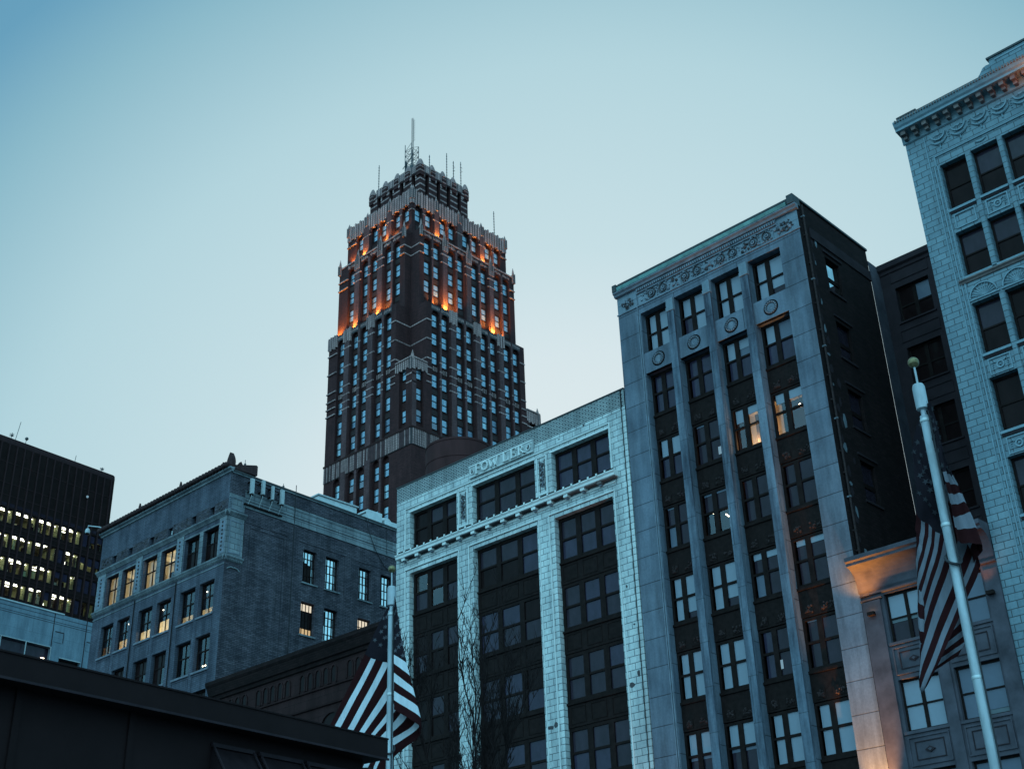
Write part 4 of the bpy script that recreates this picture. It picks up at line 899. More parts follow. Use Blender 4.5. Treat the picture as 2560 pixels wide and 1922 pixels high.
    for i, bay in enumerate(bays):
        for jj, (a, b) in enumerate(bay):
            for j, (z0, z1) in enumerate(rows):
                pn = {'*': 'clear_glass'} if j < 3 else {'*': 'deep_pane'}
                if j == 0 and i == 2: pn = {'*': 'deep_pane', (0, 0): 'clear_glass'}
                if j == 2 and i < 2: pn = {'*': 'slate_pane' if rr.random() < .4 else 'deep_pane', (1, 1): 'clear_glass'}
                sash(R, F, a + .005, b - .005, z0 + .005, z1 - .005, .28, 2, [z1, z1 - 1.05, z0], pn, fw=.08, mw=.07, rail=.1, th=.06, sill=(.14, .1, 'sill_stone') if j else None)
    q = MB(F)
    for i, bay in enumerate(bays):                                  # sunk panels under the windows
        for a, b in bay:
            for z1 in (29.7, 25.8, 21.9): 
                for u0, u1, k0, k1 in ((a - .05, b + .05, z1 - .06, z1 - .02), (a - .05, a - .01, z1 - 1.0, z1 - .06), (b + .01, b + .05, z1 - 1.0, z1 - .06)): q.box(u0, u1, -.03, -.002, k0, k1, 'grey_brick')
    q.build('brick_panel', R)
    for x, z, e in ((-86.4, 35.9, 150), (-80.9, 35.9, 190), (-87, 31.0, 150), (-81.6, 31.0, 330), (-76.0, 30.9, 170)): lamp('POINT', (x, Y0 + 2.6, z), e, (1, .84, .55), .3)
    return R
brick_building()

# things on and against it
def on_flank(u, d, z): return BS(u, d, z)
for i, (y, zb, zt, w_) in enumerate(((49.55, 38.72, 39.98, .30), (50.55, 38.95, 40.15, .26), (51.45, 38.8, 39.95, .2), (52.35, 38.7, 39.92, .32))):
    u = bs(y); lab = ['white panel antenna on the brick flank, next to the building corner', 'second white panel antenna from the corner on the brick flank', 'third and thinnest white panel antenna on the brick flank', 'fourth and widest white panel antenna from the corner on the brick flank'][i]
    P = thing('panel_antenna', on_flank(u, -.5, zb), lab, 'antenna', 'panel antennas on the brick flank')
    m = MB(BS); m.box(u - w_ / 2, u + w_ / 2, -.62, -.46, zb + .06, zt, 'antenna_white'); m.run([(-.66, zb + .1), (-.62, zb + .06), (-.62, zt), (-.66, zt - .04)], u - w_ / 2 + .03, u + w_ / 2 - .03, 'antenna_white'); m.build('radome', P)
    m = MB(BS); m.box(u - w_ / 2 + .03, u + w_ / 2 - .03, -.6, -.48, zb, zb + .055, 'dark_metal'); m.build('end_cap', P)
    for z in (zt - .2, zb + .3):
        m = MB(BS); m.box(u - .05, u + .05, -.455, -.01, z, z + .08, 'dark_metal'); m.build('bracket', P)
    m = MB(BS); m.tube([(u, -.4, zb - .3), (u, -.4, zt + .1)], .04, 'dark_metal', 6); m.build('mount_pipe', P)
    m = MB(BS); m.tube([(u, -.54, zb), (u, -.5, zb - .15), (u, -.2, 38.1)], .025, 'antenna_white', 5); m.build('cable', P)
tr = MB(BS); tr.box(1.25, 4.75, -.2, -.075, 38.02, 38.12, 'dark_metal'); tr.box(1.5, 4.7, -.42, -.36, 39.7, 39.76, 'dark_metal')
tag(tr.build('cable_tray'), 'dark cable tray under the panel antennas on the brick flank', 'cable tray')
def roof_unit(x0, x1, y0, y1, z0, z1, label, lid=True, ribs=0):
    T = thing('rooftop_unit', ((x0 + x1) / 2, (y0 + y1) / 2, z0), label, 'rooftop unit', None)
    m = MB(); m.box(x0, x1, y0, y1, z0, z1, 'sheet_metal'); m.build('casing', T)
    if lid: m = MB(); m.box(x0 - .12, x1 + .12, y0 - .12, y1 + .12, z1 + .003, z1 + .12, 'antenna_white'); m.build('lid', T)
    for i in range(ribs): m = MB(); m.box(x0 + .2, x1 - .2, y0 - .05, y0 - .003, z0 + (z1 - z0) * (i + .5) / ribs, z0 + (z1 - z0) * (i + .7) / ribs, 'mast_steel'); m.build('louvre', T)
    m = MB(); m.box(x0 + .2, x1 - .2, y0 + .2, y1 - .2, 39.9, z0 - .002, 'mast_steel'); m.build('curb', T)
    return T
roof_unit(-79, -75, 57.6, 61.5, 40.4, 41.78, 'long pale metal rooftop unit with a flat lid on the brick roof')
roof_unit(-77.6, -75, 62.66, 64.2, 40.4, 42.0, 'square pale metal rooftop unit with louvres on the brick roof', lid=False, ribs=3)
T = roof_unit(-77.4, -75, 64.5, 66.5, 40.4, 41.55, 'dull metal rooftop unit with a white dome beside the white building', lid=False)
m = MB(); m.lathe(-75.8, 65.1, [(.62, 41.553), (.6, 41.75), (.45, 41.95), (.2, 42.05), (.02, 42.08)], 'antenna_white', 18); m.build('dome', T, True)
# security camera on its gooseneck at the far end of the roof
cpos = (-92.7, 47.8, 41.4)
SC = thing('security_camera', (-90.45, 47.9, 40.4), 'white dome security camera hanging from a long pipe off the brick roof edge', 'camera')
m = MB(); m.tube([(-90.42, 47.95, 40.45), (-90.42, 47.8, 40.7), (-90.6, 47.8, 41.05), (-90.9, 47.8, 41.22), (-92.9, 47.8, 41.94), (-92.92, 47.8, 41.7)], .05, 'antenna_white', 8); m.build('bracket', SC, True)
m = MB(); m.lathe(-92.92, 47.8, [(.06, 41.72), (.14, 41.66), (.2, 41.5), (.2, 41.3), (.19, 41.28)], 'antenna_white', 14); m.build('housing', SC, True)
m = MB(); m.ball((-92.92, 47.8, 41.27), .16, 'deep_pane', 12, 8); m.build('lens_dome', SC, True)
for lab, p0, h in (('thin whip aerial standing behind the roof leaf of the brick corner', (-73.6, 49.6, 40.4), 1.5), ('short whip aerial midway along the brick flank roof', (-74.2, 53.6, 40.4), .95)):
    m = MB(); m.tube([p0, (p0[0], p0[1], p0[2] + h * .6), (p0[0], p0[1], p0[2] + h)], [.035, .03, .02], 'mast_steel', 5); m.box(p0[0] - .06, p0[0] + .06, p0[1] - .06, p0[1] + .06, p0[2] + h * .5, p0[2] + h * .8, 'mast_steel')
    tag(m.build('whip_aerial'), lab, 'antenna', 'whip aerials on the brick roof')
# ================================================================== brick skyscraper
def skyscraper():
    R = thing('brick_skyscraper', (-138, 128, 0), 'tall stepped dark brick skyscraper with orange floodlit setbacks and pale fluted crown', 'skyscraper')
    WIN = []                                                     # (size in picture, builder)
    LX = [-145.45, -141.95, -139.6, -136.07, -133.8]
    RY = [119.97, 122.1, 125.4, 127.6, 130.9, 133.1, 136.35, 138.5]
    def tier(name, X0, X1, Yf, Xf, Y0_, Y1, z0, z1, lx, ry, ztops, rows, arch=True, notch=None, bands=(), ornz=None, spz=None, wh=2.15, pw=1.12):
        """front face on y=Yf from X0 to the notch, flank on x=Xf"""
        nl, nr = notch if notch else (0, 0)
        fl, fr = front(Yf), right(Xf)
        T = MB(); 
        sw = 1.62
        for fr_, cols, a, b in ((fl, lx, X0, Xf - nl), (fr, ry, Yf + nr, Y1)):
            m = MB(fr_); ops = [(c - sw / 2, c + sw / 2, z0, ztops) for c in cols]
            m.facade(a, b, z0, z1, ops, .47, 'red_brick')
            # narrow piers between the windows of a pair are pinker than the rest
            for c, e in zip(cols, cols[1:]):
                if e - c < 2.6: m.box(c + sw / 2 + .1, e - sw / 2 - .1, -.10, -.002, z0, ztops + .3, 'pink_brick', 'kb')
                else: m.box(c + sw / 2 + .35, e - sw / 2 - .35, -.22, -.002, z0, ztops + .6, 'pink_brick', 'kb'); m.box(c + sw / 2 + .12, c + sw / 2 + .28, -.10, -.002, z0, ztops, 'red_brick', 'kb'); m.box(e - sw / 2 - .28, e - sw / 2 - .12, -.10, -.002, z0, ztops, 'red_brick', 'kb')
            for c in cols: m.quad((c - sw / 2, .47, z0), (c + sw / 2, .47, z0), (c + sw / 2, .47, ztops), (c - sw / 2, .47, ztops), 'brown_spandrel')
            if arch:
                for c in cols:
                    r = sw / 2; zc = ztops - r
                    for sg in (-1, 1):
                        P = [(c + sg * r, ztops - .001)] + [(c + sg * r * math.cos(t * math.pi / 16), zc + r * math.sin(t * math.pi / 16)) for t in (range(0, 9) if sg > 0 else range(0, 9))]
                        P = [P[0]] + P[1:][::-1]
                        if sg < 0: P = P[::-1]
                        m.prism(P, .004, .45, 'red_brick')
            T.v += []; n0 = len(T.v); T.v += m.v; T.f += [[i + n0 for i in f] for f in m.f]; T.m += m.m
            for c in cols:
                for zc in rows:
                    if z0 + .9 < zc < ztops - .6: WIN.append((fr_, c, zc, wh, pw))
        if notch:
            a, b = Xf - nl, Yf + nr
            T.quad((a, Yf, z0), (a, b, z0), (a, b, z1), (a, Yf, z1), 'red_brick'); T.quad((a, b, z0), (Xf, b, z0), (Xf, b, z1), (a, b, z1), 'red_brick')
        T.quad((X0, Yf, z1), (Xf - nl, Yf, z1), (Xf - nl, Y1, z1), (X0, Y1, z1), 'roof_tar')
        if notch: T.quad((Xf - nl, Yf + nr, z1), (Xf, Yf + nr, z1), (Xf, Y1, z1), (Xf - nl, Y1, z1), 'roof_tar')
        T.quad((X0, Y1, z0), (X0, Yf, z0), (X0, Yf, z1), (X0, Y1, z1), 'red_brick')
        tr = T.build(name, R)
        # pale courses
        if bands:
            q = MB(fl)
            def pieces(cols, a, b):
                e = [a] + [v for c in cols for v in (c - sw / 2 - .02, c + sw / 2 + .02)] + [b]
                return [(e[i], e[i + 1]) for i in range(0, len(e), 2)]
            for z in bands:
                for a, b in pieces(lx, X0, Xf - nl):
                    if b - a > .3: q.box(a - .01, b + .01, -.235, .05, z, z + .2, 'pale_terracotta', 'k') if b - a > 1.2 else q.box(a, b, -.13, .05, z, z + .2, 'pale_terracotta', 'k')
            q2 = MB(fr)
            for z in bands:
                for a, b in pieces(ry, Yf + nr, Y1):
                    if b - a > .3: q2.box(a - .01, b + .01, -.235, .05, z, z + .2, 'pale_terracotta', 'k') if b - a > 1.2 else q2.box(a, b, -.13, .05, z, z + .2, 'pale_terracotta', 'k')
            if notch:
                a, b = Xf - nl, Yf + nr
                q3 = MB()
                for z in bands: q3.box(a - .02, a + .03, Yf + .01, b, z, z + .2, 'pale_terracotta'); q3.box(a, Xf - .01, b - .03, b + .02, z, z + .2, 'pale_terracotta')
                q3.build('stone_stripe', tr)
            q.build('stone_stripe', tr); q2.build('stone_stripe', tr)
        return tr, fl, fr
    def flutes(T, a, b, z0, z1, step, parent, peak=None, d=-.16, hw=.2, var=.25, name='fluting'):
        m = MB(T); n = max(1, round((b - a) / step))
        for i in range(n + 1):
            u = a + (b - a) * i / n; h = var * (1 if i % 2 else 0) + (0 if not peak else .0)
            m.box(u - hw, u + hw, d, .12, z0 - (.25 if i % 2 else 0), z1 + h, 'pale_terracotta', 'k'); m.prism([(u - hw, z1 + h), (u + hw, z1 + h), (u, z1 + h + .22)], d + .02, .1, 'pale_terracotta')
            if i < n: m.box(u + hw, a + (b - a) * (i + 1) / n - hw, d + .1, .1, z0, z1 - .25, 'carved_dark', 'k')
        return m.build(name, parent)
    def pinnacles(T, us, z0, h, parent, w=.55, d=-.3):
        for u in us:
            m = MB(T)
            m.box(u - w / 2, u + w / 2, d, d + w, z0 - 1.8, z0, 'pale_terracotta')
            for s_ in (-1, 1): m.box(u + s_ * w * .36 - .06, u + s_ * w * .36 + .06, d - .08, d, z0 - 1.8, z0 + .15, 'carved_dark')
            m.lathe(u, d + w / 2, [(w * .60, z0 + .003), (w * .5, z0 + h * .3), (w * .36, z0 + h * .55), (w * .17, z0 + h * .8), (.04, z0 + h)], 'crown_stone', 4)
            m.build('pinnacle', parent)
    # --- shaft with its corner bay
    lx, ry = LX, RY
    rowsB = [106.45, 103.2, 99.7, 95.65, 92.05, 88.4]
    shaft, fl, fr = tier('shaft', -148.6, -128, 115, -128, 115, 140.5, 86.1, 109.3, lx, ry, 108.2, rowsB, notch=(3.8, 3.0), bands=(105.9, 102.4, 98.9, 97.3, 96.0, 94.7))
    low, _, _ = tier('base', -148.6, -128, 115, -128, 115, 143.7, 0, 83.2, LX, RY + [141.8], 84.4 - 1.25, [81.05, 77.5, 73.9, 70.3, 66.7], notch=None)
    # corner bay that fills the notch up to its own parapet
    m = MB(front(115)); m.facade(-131.8, -128, 83.2, 97.9, [(-130.9, -129.35, 86.6, 96.6)], .5, 'red_brick'); m.quad((-130.9, .49, 86.6), (-129.35, .49, 86.6), (-129.35, .49, 96.6), (-130.9, .49, 96.6), 'brown_spandrel')
    m2 = MB(right(-128)); m2.facade(115, 118, 83.2, 97.9, [(115.95, 117.4, 86.6, 96.6)], .5, 'red_brick'); m2.quad((115.95, .49, 86.6), (117.4, .49, 86.6), (117.4, .49, 96.6), (115.95, .49, 96.6), 'brown_spandrel'); m2.box(115.02, 115.9, -.03, -.002, 86.2, 95.9, 'pink_brick')
    n0 = len(m.v); m.v += m2.v; m.f += [[i + n0 for i in f] for f in m2.f]; m.m += m2.m
    m.quad((-131.8, 0, 97.9), (-128, 0, 97.9), (-128, 3, 97.9), (-131.8, 3, 97.9), 'roof_tar'); tb = m.build('corner_bay', R)
    for z in (95.75, 92.15, 88.5): WIN.append((front(115), -130.1, z, 1.95, .8)); WIN.append((right(-128), 116.7, z, 1.95, .95))
    for T, a, b in ((front(115), -131.6, -128.1), (right(-128), 115.1, 118)):
        flutes(T, a, b, 96.4, 97.7, .42, tb, d=-.12, hw=.14, var=0.)
        q = MB(T); q.box(a - .1, b + .1, -.2, .1, 97.9, 98.12, 'pale_terracotta')
        for z in (95.1, 93.7): q.box(a if T.u[0] else a - .08, a + .75 if not T.u[0] else b + .02, -.03, -.002, z, z + .2, 'pale_terracotta') if not T.u[0] else q.box(-129.3, b + .08, -.03, -.002, z, z + .2, 'pale_terracotta')
        q.build('stone_stripe', tb)
    pinnacles(front(115), [-128.1], 97.7, 1.6, tb, w=.7, d=-.15)
    # far corner bay at the right
    m = MB(right(-128)); m.facade(140.5, 143.7, 83.2, 97.6, [(141.3, 142.7, 86.6, 95.4)], .5, 'red_brick'); m.quad((141.3, .5, 86.6), (142.7, .5, 86.6), (142.7, .5, 95.4), (141.3, .5, 95.4), 'brown_spandrel'); m.quad((140.5, 3, 97.6), (140.5, 0, 97.6), (143.7, 0, 97.6), (143.7, 3, 97.6), 'roof_tar'); fb = m.build('corner_bay', R)
    flutes(right(-128), 140.7, 143.6, 95.6, 97.4, .42, fb, d=-.12, hw=.14, var=0.)
    q = MB(right(-128)); q.box(140.5, 143.75, -.2, .1, 97.6, 97.8, 'pale_terracotta')
    for z in (94.6, 93.0): q.box(140.55, 143.7, -.04, -.002, z, z + .22, 'pale_terracotta')
    q.build('stone_stripe', fb); pinnacles(right(-128), [143.4], 97.4, 1.5, fb, w=.7, d=-.2)
    WIN.append((right(-128), 142.0, 92.1, 1.95, .95))
    # fluted belt course
    for T, a, b in ((front(115), -148.6, -128.0), (right(-128), 115, 143.7)):
        m = MB(T); m.box(a - .05, b + .05, -.24, -.002, 85.9, 86.2, 'brown_spandrel', 'k'); m.box(a, b, -.1, -.002, 83.2, 85.9, 'carved_dark', 'k')
        n = int((b - a) / .36); rr = random.Random(int(b))
        for i in range(n): u = a + .2 + i * .36; m.box(u - .09, u + .09, -.2, -.101, 83.25, 85.85, rr.choice(['pale_terracotta', 'pink_brick', 'crown_stone']), 'k')
        m.build('belt_course', R)
    m = MB(front(115))
    # dark metalwork panels between floors of the shaft
    for T, cols in ((front(115), LX), (right(-128), RY)):
        q = MB(T)
        for c in cols:
            for i, z in enumerate(rowsB):
                zz = z - 1.62
                q.box(c - .8, c + .8, .40, .469, zz - .75, zz + .2, 'relief_metal' if i > 1 else 'brown_spandrel', 'k'); q.box(c - .8, c + .8, .34, .469, zz + .2, zz + .32, 'brown_spandrel', 'k')
                if i == 2:
                    for k in range(4): q.box(c - .6 + k * .36, c - .48 + k * .36, .34, .4, zz - .7, zz + .1, 'pale_terracotta', 'k')
        build_split(q, 'spandrel', shaft, .35)
    # stepped parapet of the shaft
    for T, cols, a, b in ((front(115), LX, -148.6, -131.8), (right(-128), RY, 118, 140.5)):
        ed = [a] + [v for c in cols for v in (c - .81, c + .81)] + [b]
        for u0, u1 in [(ed[i], ed[i + 1]) for i in range(0, len(ed), 2)]:
            if u1 - u0 > 1.2: flutes(T, u0 + .2, u1 - .2, 107.2, 109.35, .5, shaft, d=-.3, hw=.17, var=.12)
        m = MB(T); rr = random.Random(3)
        for c in cols:
            m.box(c - .95, c + .95, -.04, .2, 108.2, 109.1, 'carved_dark', 'k')
            for k in range(8): m.box(c - .85 + k * .22, c - .75 + k * .22, -.1, -.041, 108.3 + rr.uniform(0, .3), 108.9, 'pale_terracotta', 'k')
        m.build('parapet', shaft)
    # --- second tier
    sec, f2, r2 = tier('second_tier', -148.7, -129.7, 116.7, -129.7, 116.7, 140.4, 109.3, 124.2, [c for c in LX], [c - .15 for c in RY], 122.9, [121.0, 117.25, 113.7], notch=(2.05, 1.3), bands=(121.1, 119.5))
    for T, cols, a, b in ((f2, LX, -148.7, -131.75), (r2, [c - .15 for c in RY], 118, 140.4)):
        m = MB(T); rr = random.Random(8)
        m.box(a, b, -.12, -.002, 124.0, 124.25, 'pale_terracotta', 'k')
        for c in cols:
            for k in range(9): m.box(c - .88 + k * .2, c - .78 + k * .2, -.1, -.002, 123.1 + rr.uniform(0, .25), 123.5 + rr.uniform(0, .3), 'pale_terracotta', 'k')
        for i, (c, e) in enumerate(zip(cols, cols[1:])):
            if e - c > 2.6:
                u = (c + e) / 2
                for k in range(4): m.box(u - .62 + k * .36, u - .46 + k * .36, -.32, -.225, 121.9, 124.3, 'pale_terracotta', 'k')
        m.build('ornament', sec)
        us = [(c + e) / 2 for c, e in zip(cols, cols[1:]) if e - c > 2.6] + [a + .25, b - .2]
        pinnacles(T, us, 124.6, 1.5, sec, w=.5, d=-.34)
        q = MB(T)
        for c in cols:
            for z in (121.0, 117.25, 113.7): q.box(c - .8, c + .8, .40, .469, z - 2.25, z - 1.35, 'relief_metal', 'k')
        build_split(q, 'spandrel', sec, .35)
    # --- third tier
    thr, f3, r3 = tier('third_tier', -148.3, -131.6, 118, -131.6, 118, 140.6, 124.2, 132.6, [-145.0, -141.2, -138.95, -135.45, -133.2], [119.5, 121.85, 125.25, 127.3, 130.6, 132.8, 136.1, 138.3], 130.35, [128.45], bands=(128.9,))
    for T, cols, a, b in ((f3, [-145.0, -141.2, -138.95, -135.45, -133.2], -148.3, -131.6), (r3, [119.5, 121.85, 125.25, 127.3, 130.6, 132.8, 136.1, 138.3], 118, 140.6)):
        flutes(T, a + .2, b - .2, 130.3, 132.9, .62, thr, d=-.2, hw=.2, var=.3)
        m = MB(T)
        for c in cols: m.ring(c, 129.54, .81, .98, -.1, -.002, 'pink_brick', 12, 0, math.pi)
        build_split(m, 'arch', thr, .1)
        us = [(c + e) / 2 for c, e in zip(cols, cols[1:]) if e - c > 2.6] + [a + .25, b - .15]
        pinnacles(T, us, 133.0, 1.1, thr, w=.6, d=-.3)
        q = MB(T)
        for c in cols: q.box(c - .8, c + .8, .2, .469, 124.3, 126.7, 'brown_stone', 'k'); q.box(c - .5, c + .5, .14, .2, 125.4, 126.2, 'relief_metal', 'k')
        build_split(q, 'spandrel', thr, .35)
    # --- crown block
    m = MB(front(120)); cl = [-143.1, -140.4, -137.1, -134.3]
    X0, X1, Ya, Yb = -144.9, -131.8, 120, 131.4
    sl = [-142.5, -139.3, -136.5, -133.45]; sr = [121.6, 124.3, 126.7, 129.3]
    m.facade(X0, X1, 132.6, 139.3, [(c - .45, c + .45, 133.6, 138.0) for c in sl], .5, 'red_brick')
    m2 = MB(right(X1)); m2.facade(Ya, Yb, 132.6, 139.3, [(c - .42, c + .42, 133.6, 138.0) for c in sr], .5, 'red_brick')
    for q, cc in ((m, sl), (m2, sr)):
        for c in cc: q.quad((c - .45, .5, 133.6), (c + .45, .5, 133.6), (c + .45, .5, 138), (c - .45, .5, 138), 'deep_pane')
    n0 = len(m.v); m.v += m2.v; m.f += [[i + n0 for i in f] for f in m2.f]; m.m += m2.m
    m.quad((X0, 0, 139.3), (X1, 0, 139.3), (X1, Yb - 120, 139.3), (X0, Yb - 120, 139.3), 'roof_tar'); m.quad((X0, Yb - 120, 132.6), (X0, 0, 132.6), (X0, 0, 139.3), (X0, Yb - 120, 139.3), 'red_brick')
    cr = m.build('crown', R)
    for T, cc, a, b, pin in ((front(120), sl, X0, X1, [-144.5, -141.0, -137.9, -135.0, -132.15]), (right(X1), sr, Ya, Yb, [120.3, 122.95, 125.5, 128.0, 131.0])):
        q = MB(T); e = [a] + [v for c in cc for v in (c - .46, c + .46)] + [b]
        for u0, u1 in [(e[i], e[i + 1]) for i in range(0, len(e), 2)]:
            for z in (134.2, 135.35, 136.5, 137.4, 138.2): q.box(u0 + .01, u1 - .01, -.05, -.002, z, z + .26, 'pale_terracotta', 'k')
        for c in cc:
            q.box(c - .75, c + .75, -.1, .3, 138.35, 139.9, 'pale_terracotta'); q.box(c - .5, c - .4, -.14, -.101, 138.0, 139.8, 'carved_dark'); q.box(c + .4, c + .5, -.14, -.101, 138.0, 139.8, 'carved_dark')
            q.box(c - .9, c - .5, -.08, -.002, 137.3, 137.9, 'pale_terracotta'); q.box(c + .5, c + .8, -.08, -.002, 136.9, 137.3, 'pale_terracotta')
        q.build('stone_stripe', cr)
        for u in pin:
            q = MB(T); w = .5
            q.box(u - w, u + w, -.25, .75, 137.3, 139.4, 'red_brick'); q.box(u - w - .03, u + w + .03, -.29, .79, 138.1, 138.3, 'pale_terracotta'); q.box(u - w - .03, u + w + .03, -.29, .79, 138.95, 139.12, 'pale_terracotta')
            q.lathe(u, .25, [(.66, 139.403), (.6, 139.8), (.46, 140.3), (.22, 140.85), (.2, 140.87), (.02, 140.9)], 'crown_stone', 6); q.build('pinnacle', cr)
    # windows: the hundred largest in the picture are parts, the highest ones form one
    WIN.sort(key=lambda w: w[2])
    rest = MB()
    for i, (T, c, z, h, w) in enumerate(WIN):
        a, b, z0, z1 = c - w / 2 - .12, c + w / 2 + .12, z - h / 2 - .08, z + h / 2 + .08
        rr = random.Random(i); g_ = rr.random(); pn = {'*': 'tower_pane' if g_ < .62 else 'tower_pane_dim' if g_ < .86 else 'tower_pane_bright'}
        if rr.random() < .3: pn[(0, rr.randint(0, 1))] = rr.choice(['tower_pane_dim', 'tower_pane_bright', 'tower_pane'])
        if rr.random() < .08: pn[(0, rr.randint(0, 1))] = 'shade_cloth'
        if i < 100: sash(R, T, a, b, z0, z1, .37, 1, 2, pn, fw=.08, mw=.08, rail=.12, th=.095)
        else:
            m = MB(T); m.box(a, a + .1, .37, .466, z0, z1, 'dark_metal'); m.box(b - .1, b, .37, .466, z0, z1, 'dark_metal'); m.box(a + .1, b - .1, .37, .466, z0, z0 + .1, 'dark_metal'); m.box(a + .1, b - .1, .37, .466, z1 - .1, z1, 'dark_metal'); m.box(a + .1, b - .1, .375, .46, z - .065, z + .065, 'dark_metal')
            for k, p in ((0, z0 + .1), (1, z + .065)): m.quad((a + .1, .42 + .01 * k, p), (b - .1, .42 + .01 * k, p), (b - .1, .42 + .01 * k, p + h / 2 - .1), (a + .1, .42 + .01 * k, p + h / 2 - .1), 'tower_pane')
            n0 = len(rest.v); rest.v += m.v; rest.f += [[j + n0 for j in f] for f in m.f]; rest.m += m.m
    if rest.v: rest.build('window', R)['kind'] = 'stuff'
    # floodlights on the ledges
    fx = MB()
    def flood(T, u, z, p, out=.75, h=8.):
        x, y, _ = T(u, -out, z); tx, ty, _ = T(u, .1, z + h)
        b = MB(T); b.box(u - .2, u + .2, -out - .1, -out + .15, z - .55, z - .2, 'dark_metal'); b.quad((u - .17, -out - .07, z - .198), (u + .17, -out - .07, z - .198), (u + .17, -out + .12, z - .198), (u - .17, -out + .12, z - .198), 'flood_lens'); b.build('floodlight', R)
        lamp('SPOT', (x, y, z), p * 2.5, (1, .37, .05), .12, cone=rad(105), aim=(tx, ty, z + h * .42))
    for u, p in ((-148.0, 1600), (-144.1, 1500), (-138.3, 1500), (-136.1, 800), (-141.3, 160)): flood(f2, u, 110.2, p)
    for u, p in ((121.2, 600), (123.5, 2300), (125.2, 700), (132.5, 600), (134.5, 2300), (136.4, 800)): flood(r2, u, 110.2, p)
    for u, p in ((-146.6, 450), (-143.5, 800), (-138.0, 1000), (-135.6, 300), (-133, 120)): flood(f3, u, 125.2, p, .5, 5.)
    for u, p in ((121.5, 160), (123.5, 1600), (125.5, 220), (132.8, 300), (134.5, 1600), (137.0, 500)): flood(r3, u, 125.2, p, .5, 5.)
skyscraper()
# ------------------------------------------------------------------ aerials on the skyscraper
MS = thing('lattice_mast', (-137.3, 123, 139.3), 'steel lattice mast with a working platform on top of the brick skyscraper', 'mast')
m = MB()
for dx in (-.85, .85):
    for dy in (-.85, .85): m.tube([(-137.3 + dx, 123 + dy, 139.3), (-137.3 + dx, 123 + dy, 148.0 + (.4 if dx < 0 else 0))], .07, 'mast_steel', 5)
for k in range(7):
    z = 140 + k * 1.15
    for a, b in (((-.85, -.85), (.85, -.85)), ((.85, -.85), (.85, .85)), ((-.85, .85), (.85, .85)), ((-.85, -.85), (-.85, .85))):
        m.tube([(-137.3 + a[0], 123 + a[1], z), (-137.3 + b[0], 123 + b[1], z)], .04, 'mast_steel', 4); m.tube([(-137.3 + a[0], 123 + a[1], z), (-137.3 + b[0], 123 + b[1], z + 1.15)], .035, 'mast_steel', 4)
m.tube([(-138.6, 122.0, 143.2), (-135.9, 122.1, 145.2)], .06, 'mast_steel', 4)
m.build('lattice', MS)
m = MB()
for dx, dy in ((-.16, -.14), (.16, -.14), (0, .18)): m.tube([(-137.05 + dx, 123 + dy, 139.3), (-137.05 + dx, 123 + dy, 154.4)], .035, 'mast_steel', 4)
for k in range(30): z = 146 + k * .28; m.tube([(-137.2, 122.86, z), (-136.9, 122.86, z + .14), (-137.2, 122.86, z + .28)], .02, 'mast_steel', 4)
for k in range(9): m.tube([(-136.9, 122.9, 149 + k * .55), (-136.35, 122.9, 149.15 + k * .55)], .03, 'mast_steel', 4)
m.build('upper_mast', MS)
m = MB(); m.box(-136.9, -136.4, 122.2, 122.6, 139.9, 143.2, 'mast_steel'); m.box(-138.2, -137.9, 122.2, 122.5, 141, 144.6, 'mast_steel'); m.build('equipment_box', MS)
for (x, y, z0, z1), lab in (((-144.5, 121.5, 139.3, 147.1), 'thin ringed whip aerial alone on the far side of the skyscraper mast'), ((-133, 123.3, 139.3, 143.9), 'short whip aerial next to the skyscraper crown corner, first after the mast'), ((-133, 127.5, 139.3, 146.6), 'tall ringed whip aerial, second after the mast on the skyscraper crown'), ((-133, 129.15, 139.3, 145.7), 'pale forked whip aerial between two darker ones on the crown'), ((-133, 131.0, 139.3, 146.5), 'ringed whip aerial at the end of the crown beyond the forked one'), ((-133, 139.3, 132.6, 139.7), 'ringed whip aerial on the setback below the skyscraper crown')):
    m = MB(); m.tube([(x, y, z0), (x, y, z1)], .07, 'mast_steel', 5)
    n = int((z1 - z0 - 1.5) / .6)
    for k in range(n): m.ball((x, y, z0 + 1.8 + k * .6), .13, 'mast_steel', 6, 4)
    if 'forked' in lab:
        for z in (z1 - 1.2, z1 - 2.0): m.tube([(x, y, z), (x, y + .4, z)], .04, 'mast_steel', 4)
    tag(m.build('whip_aerial'), lab, 'antenna', 'whip aerials on the skyscraper')

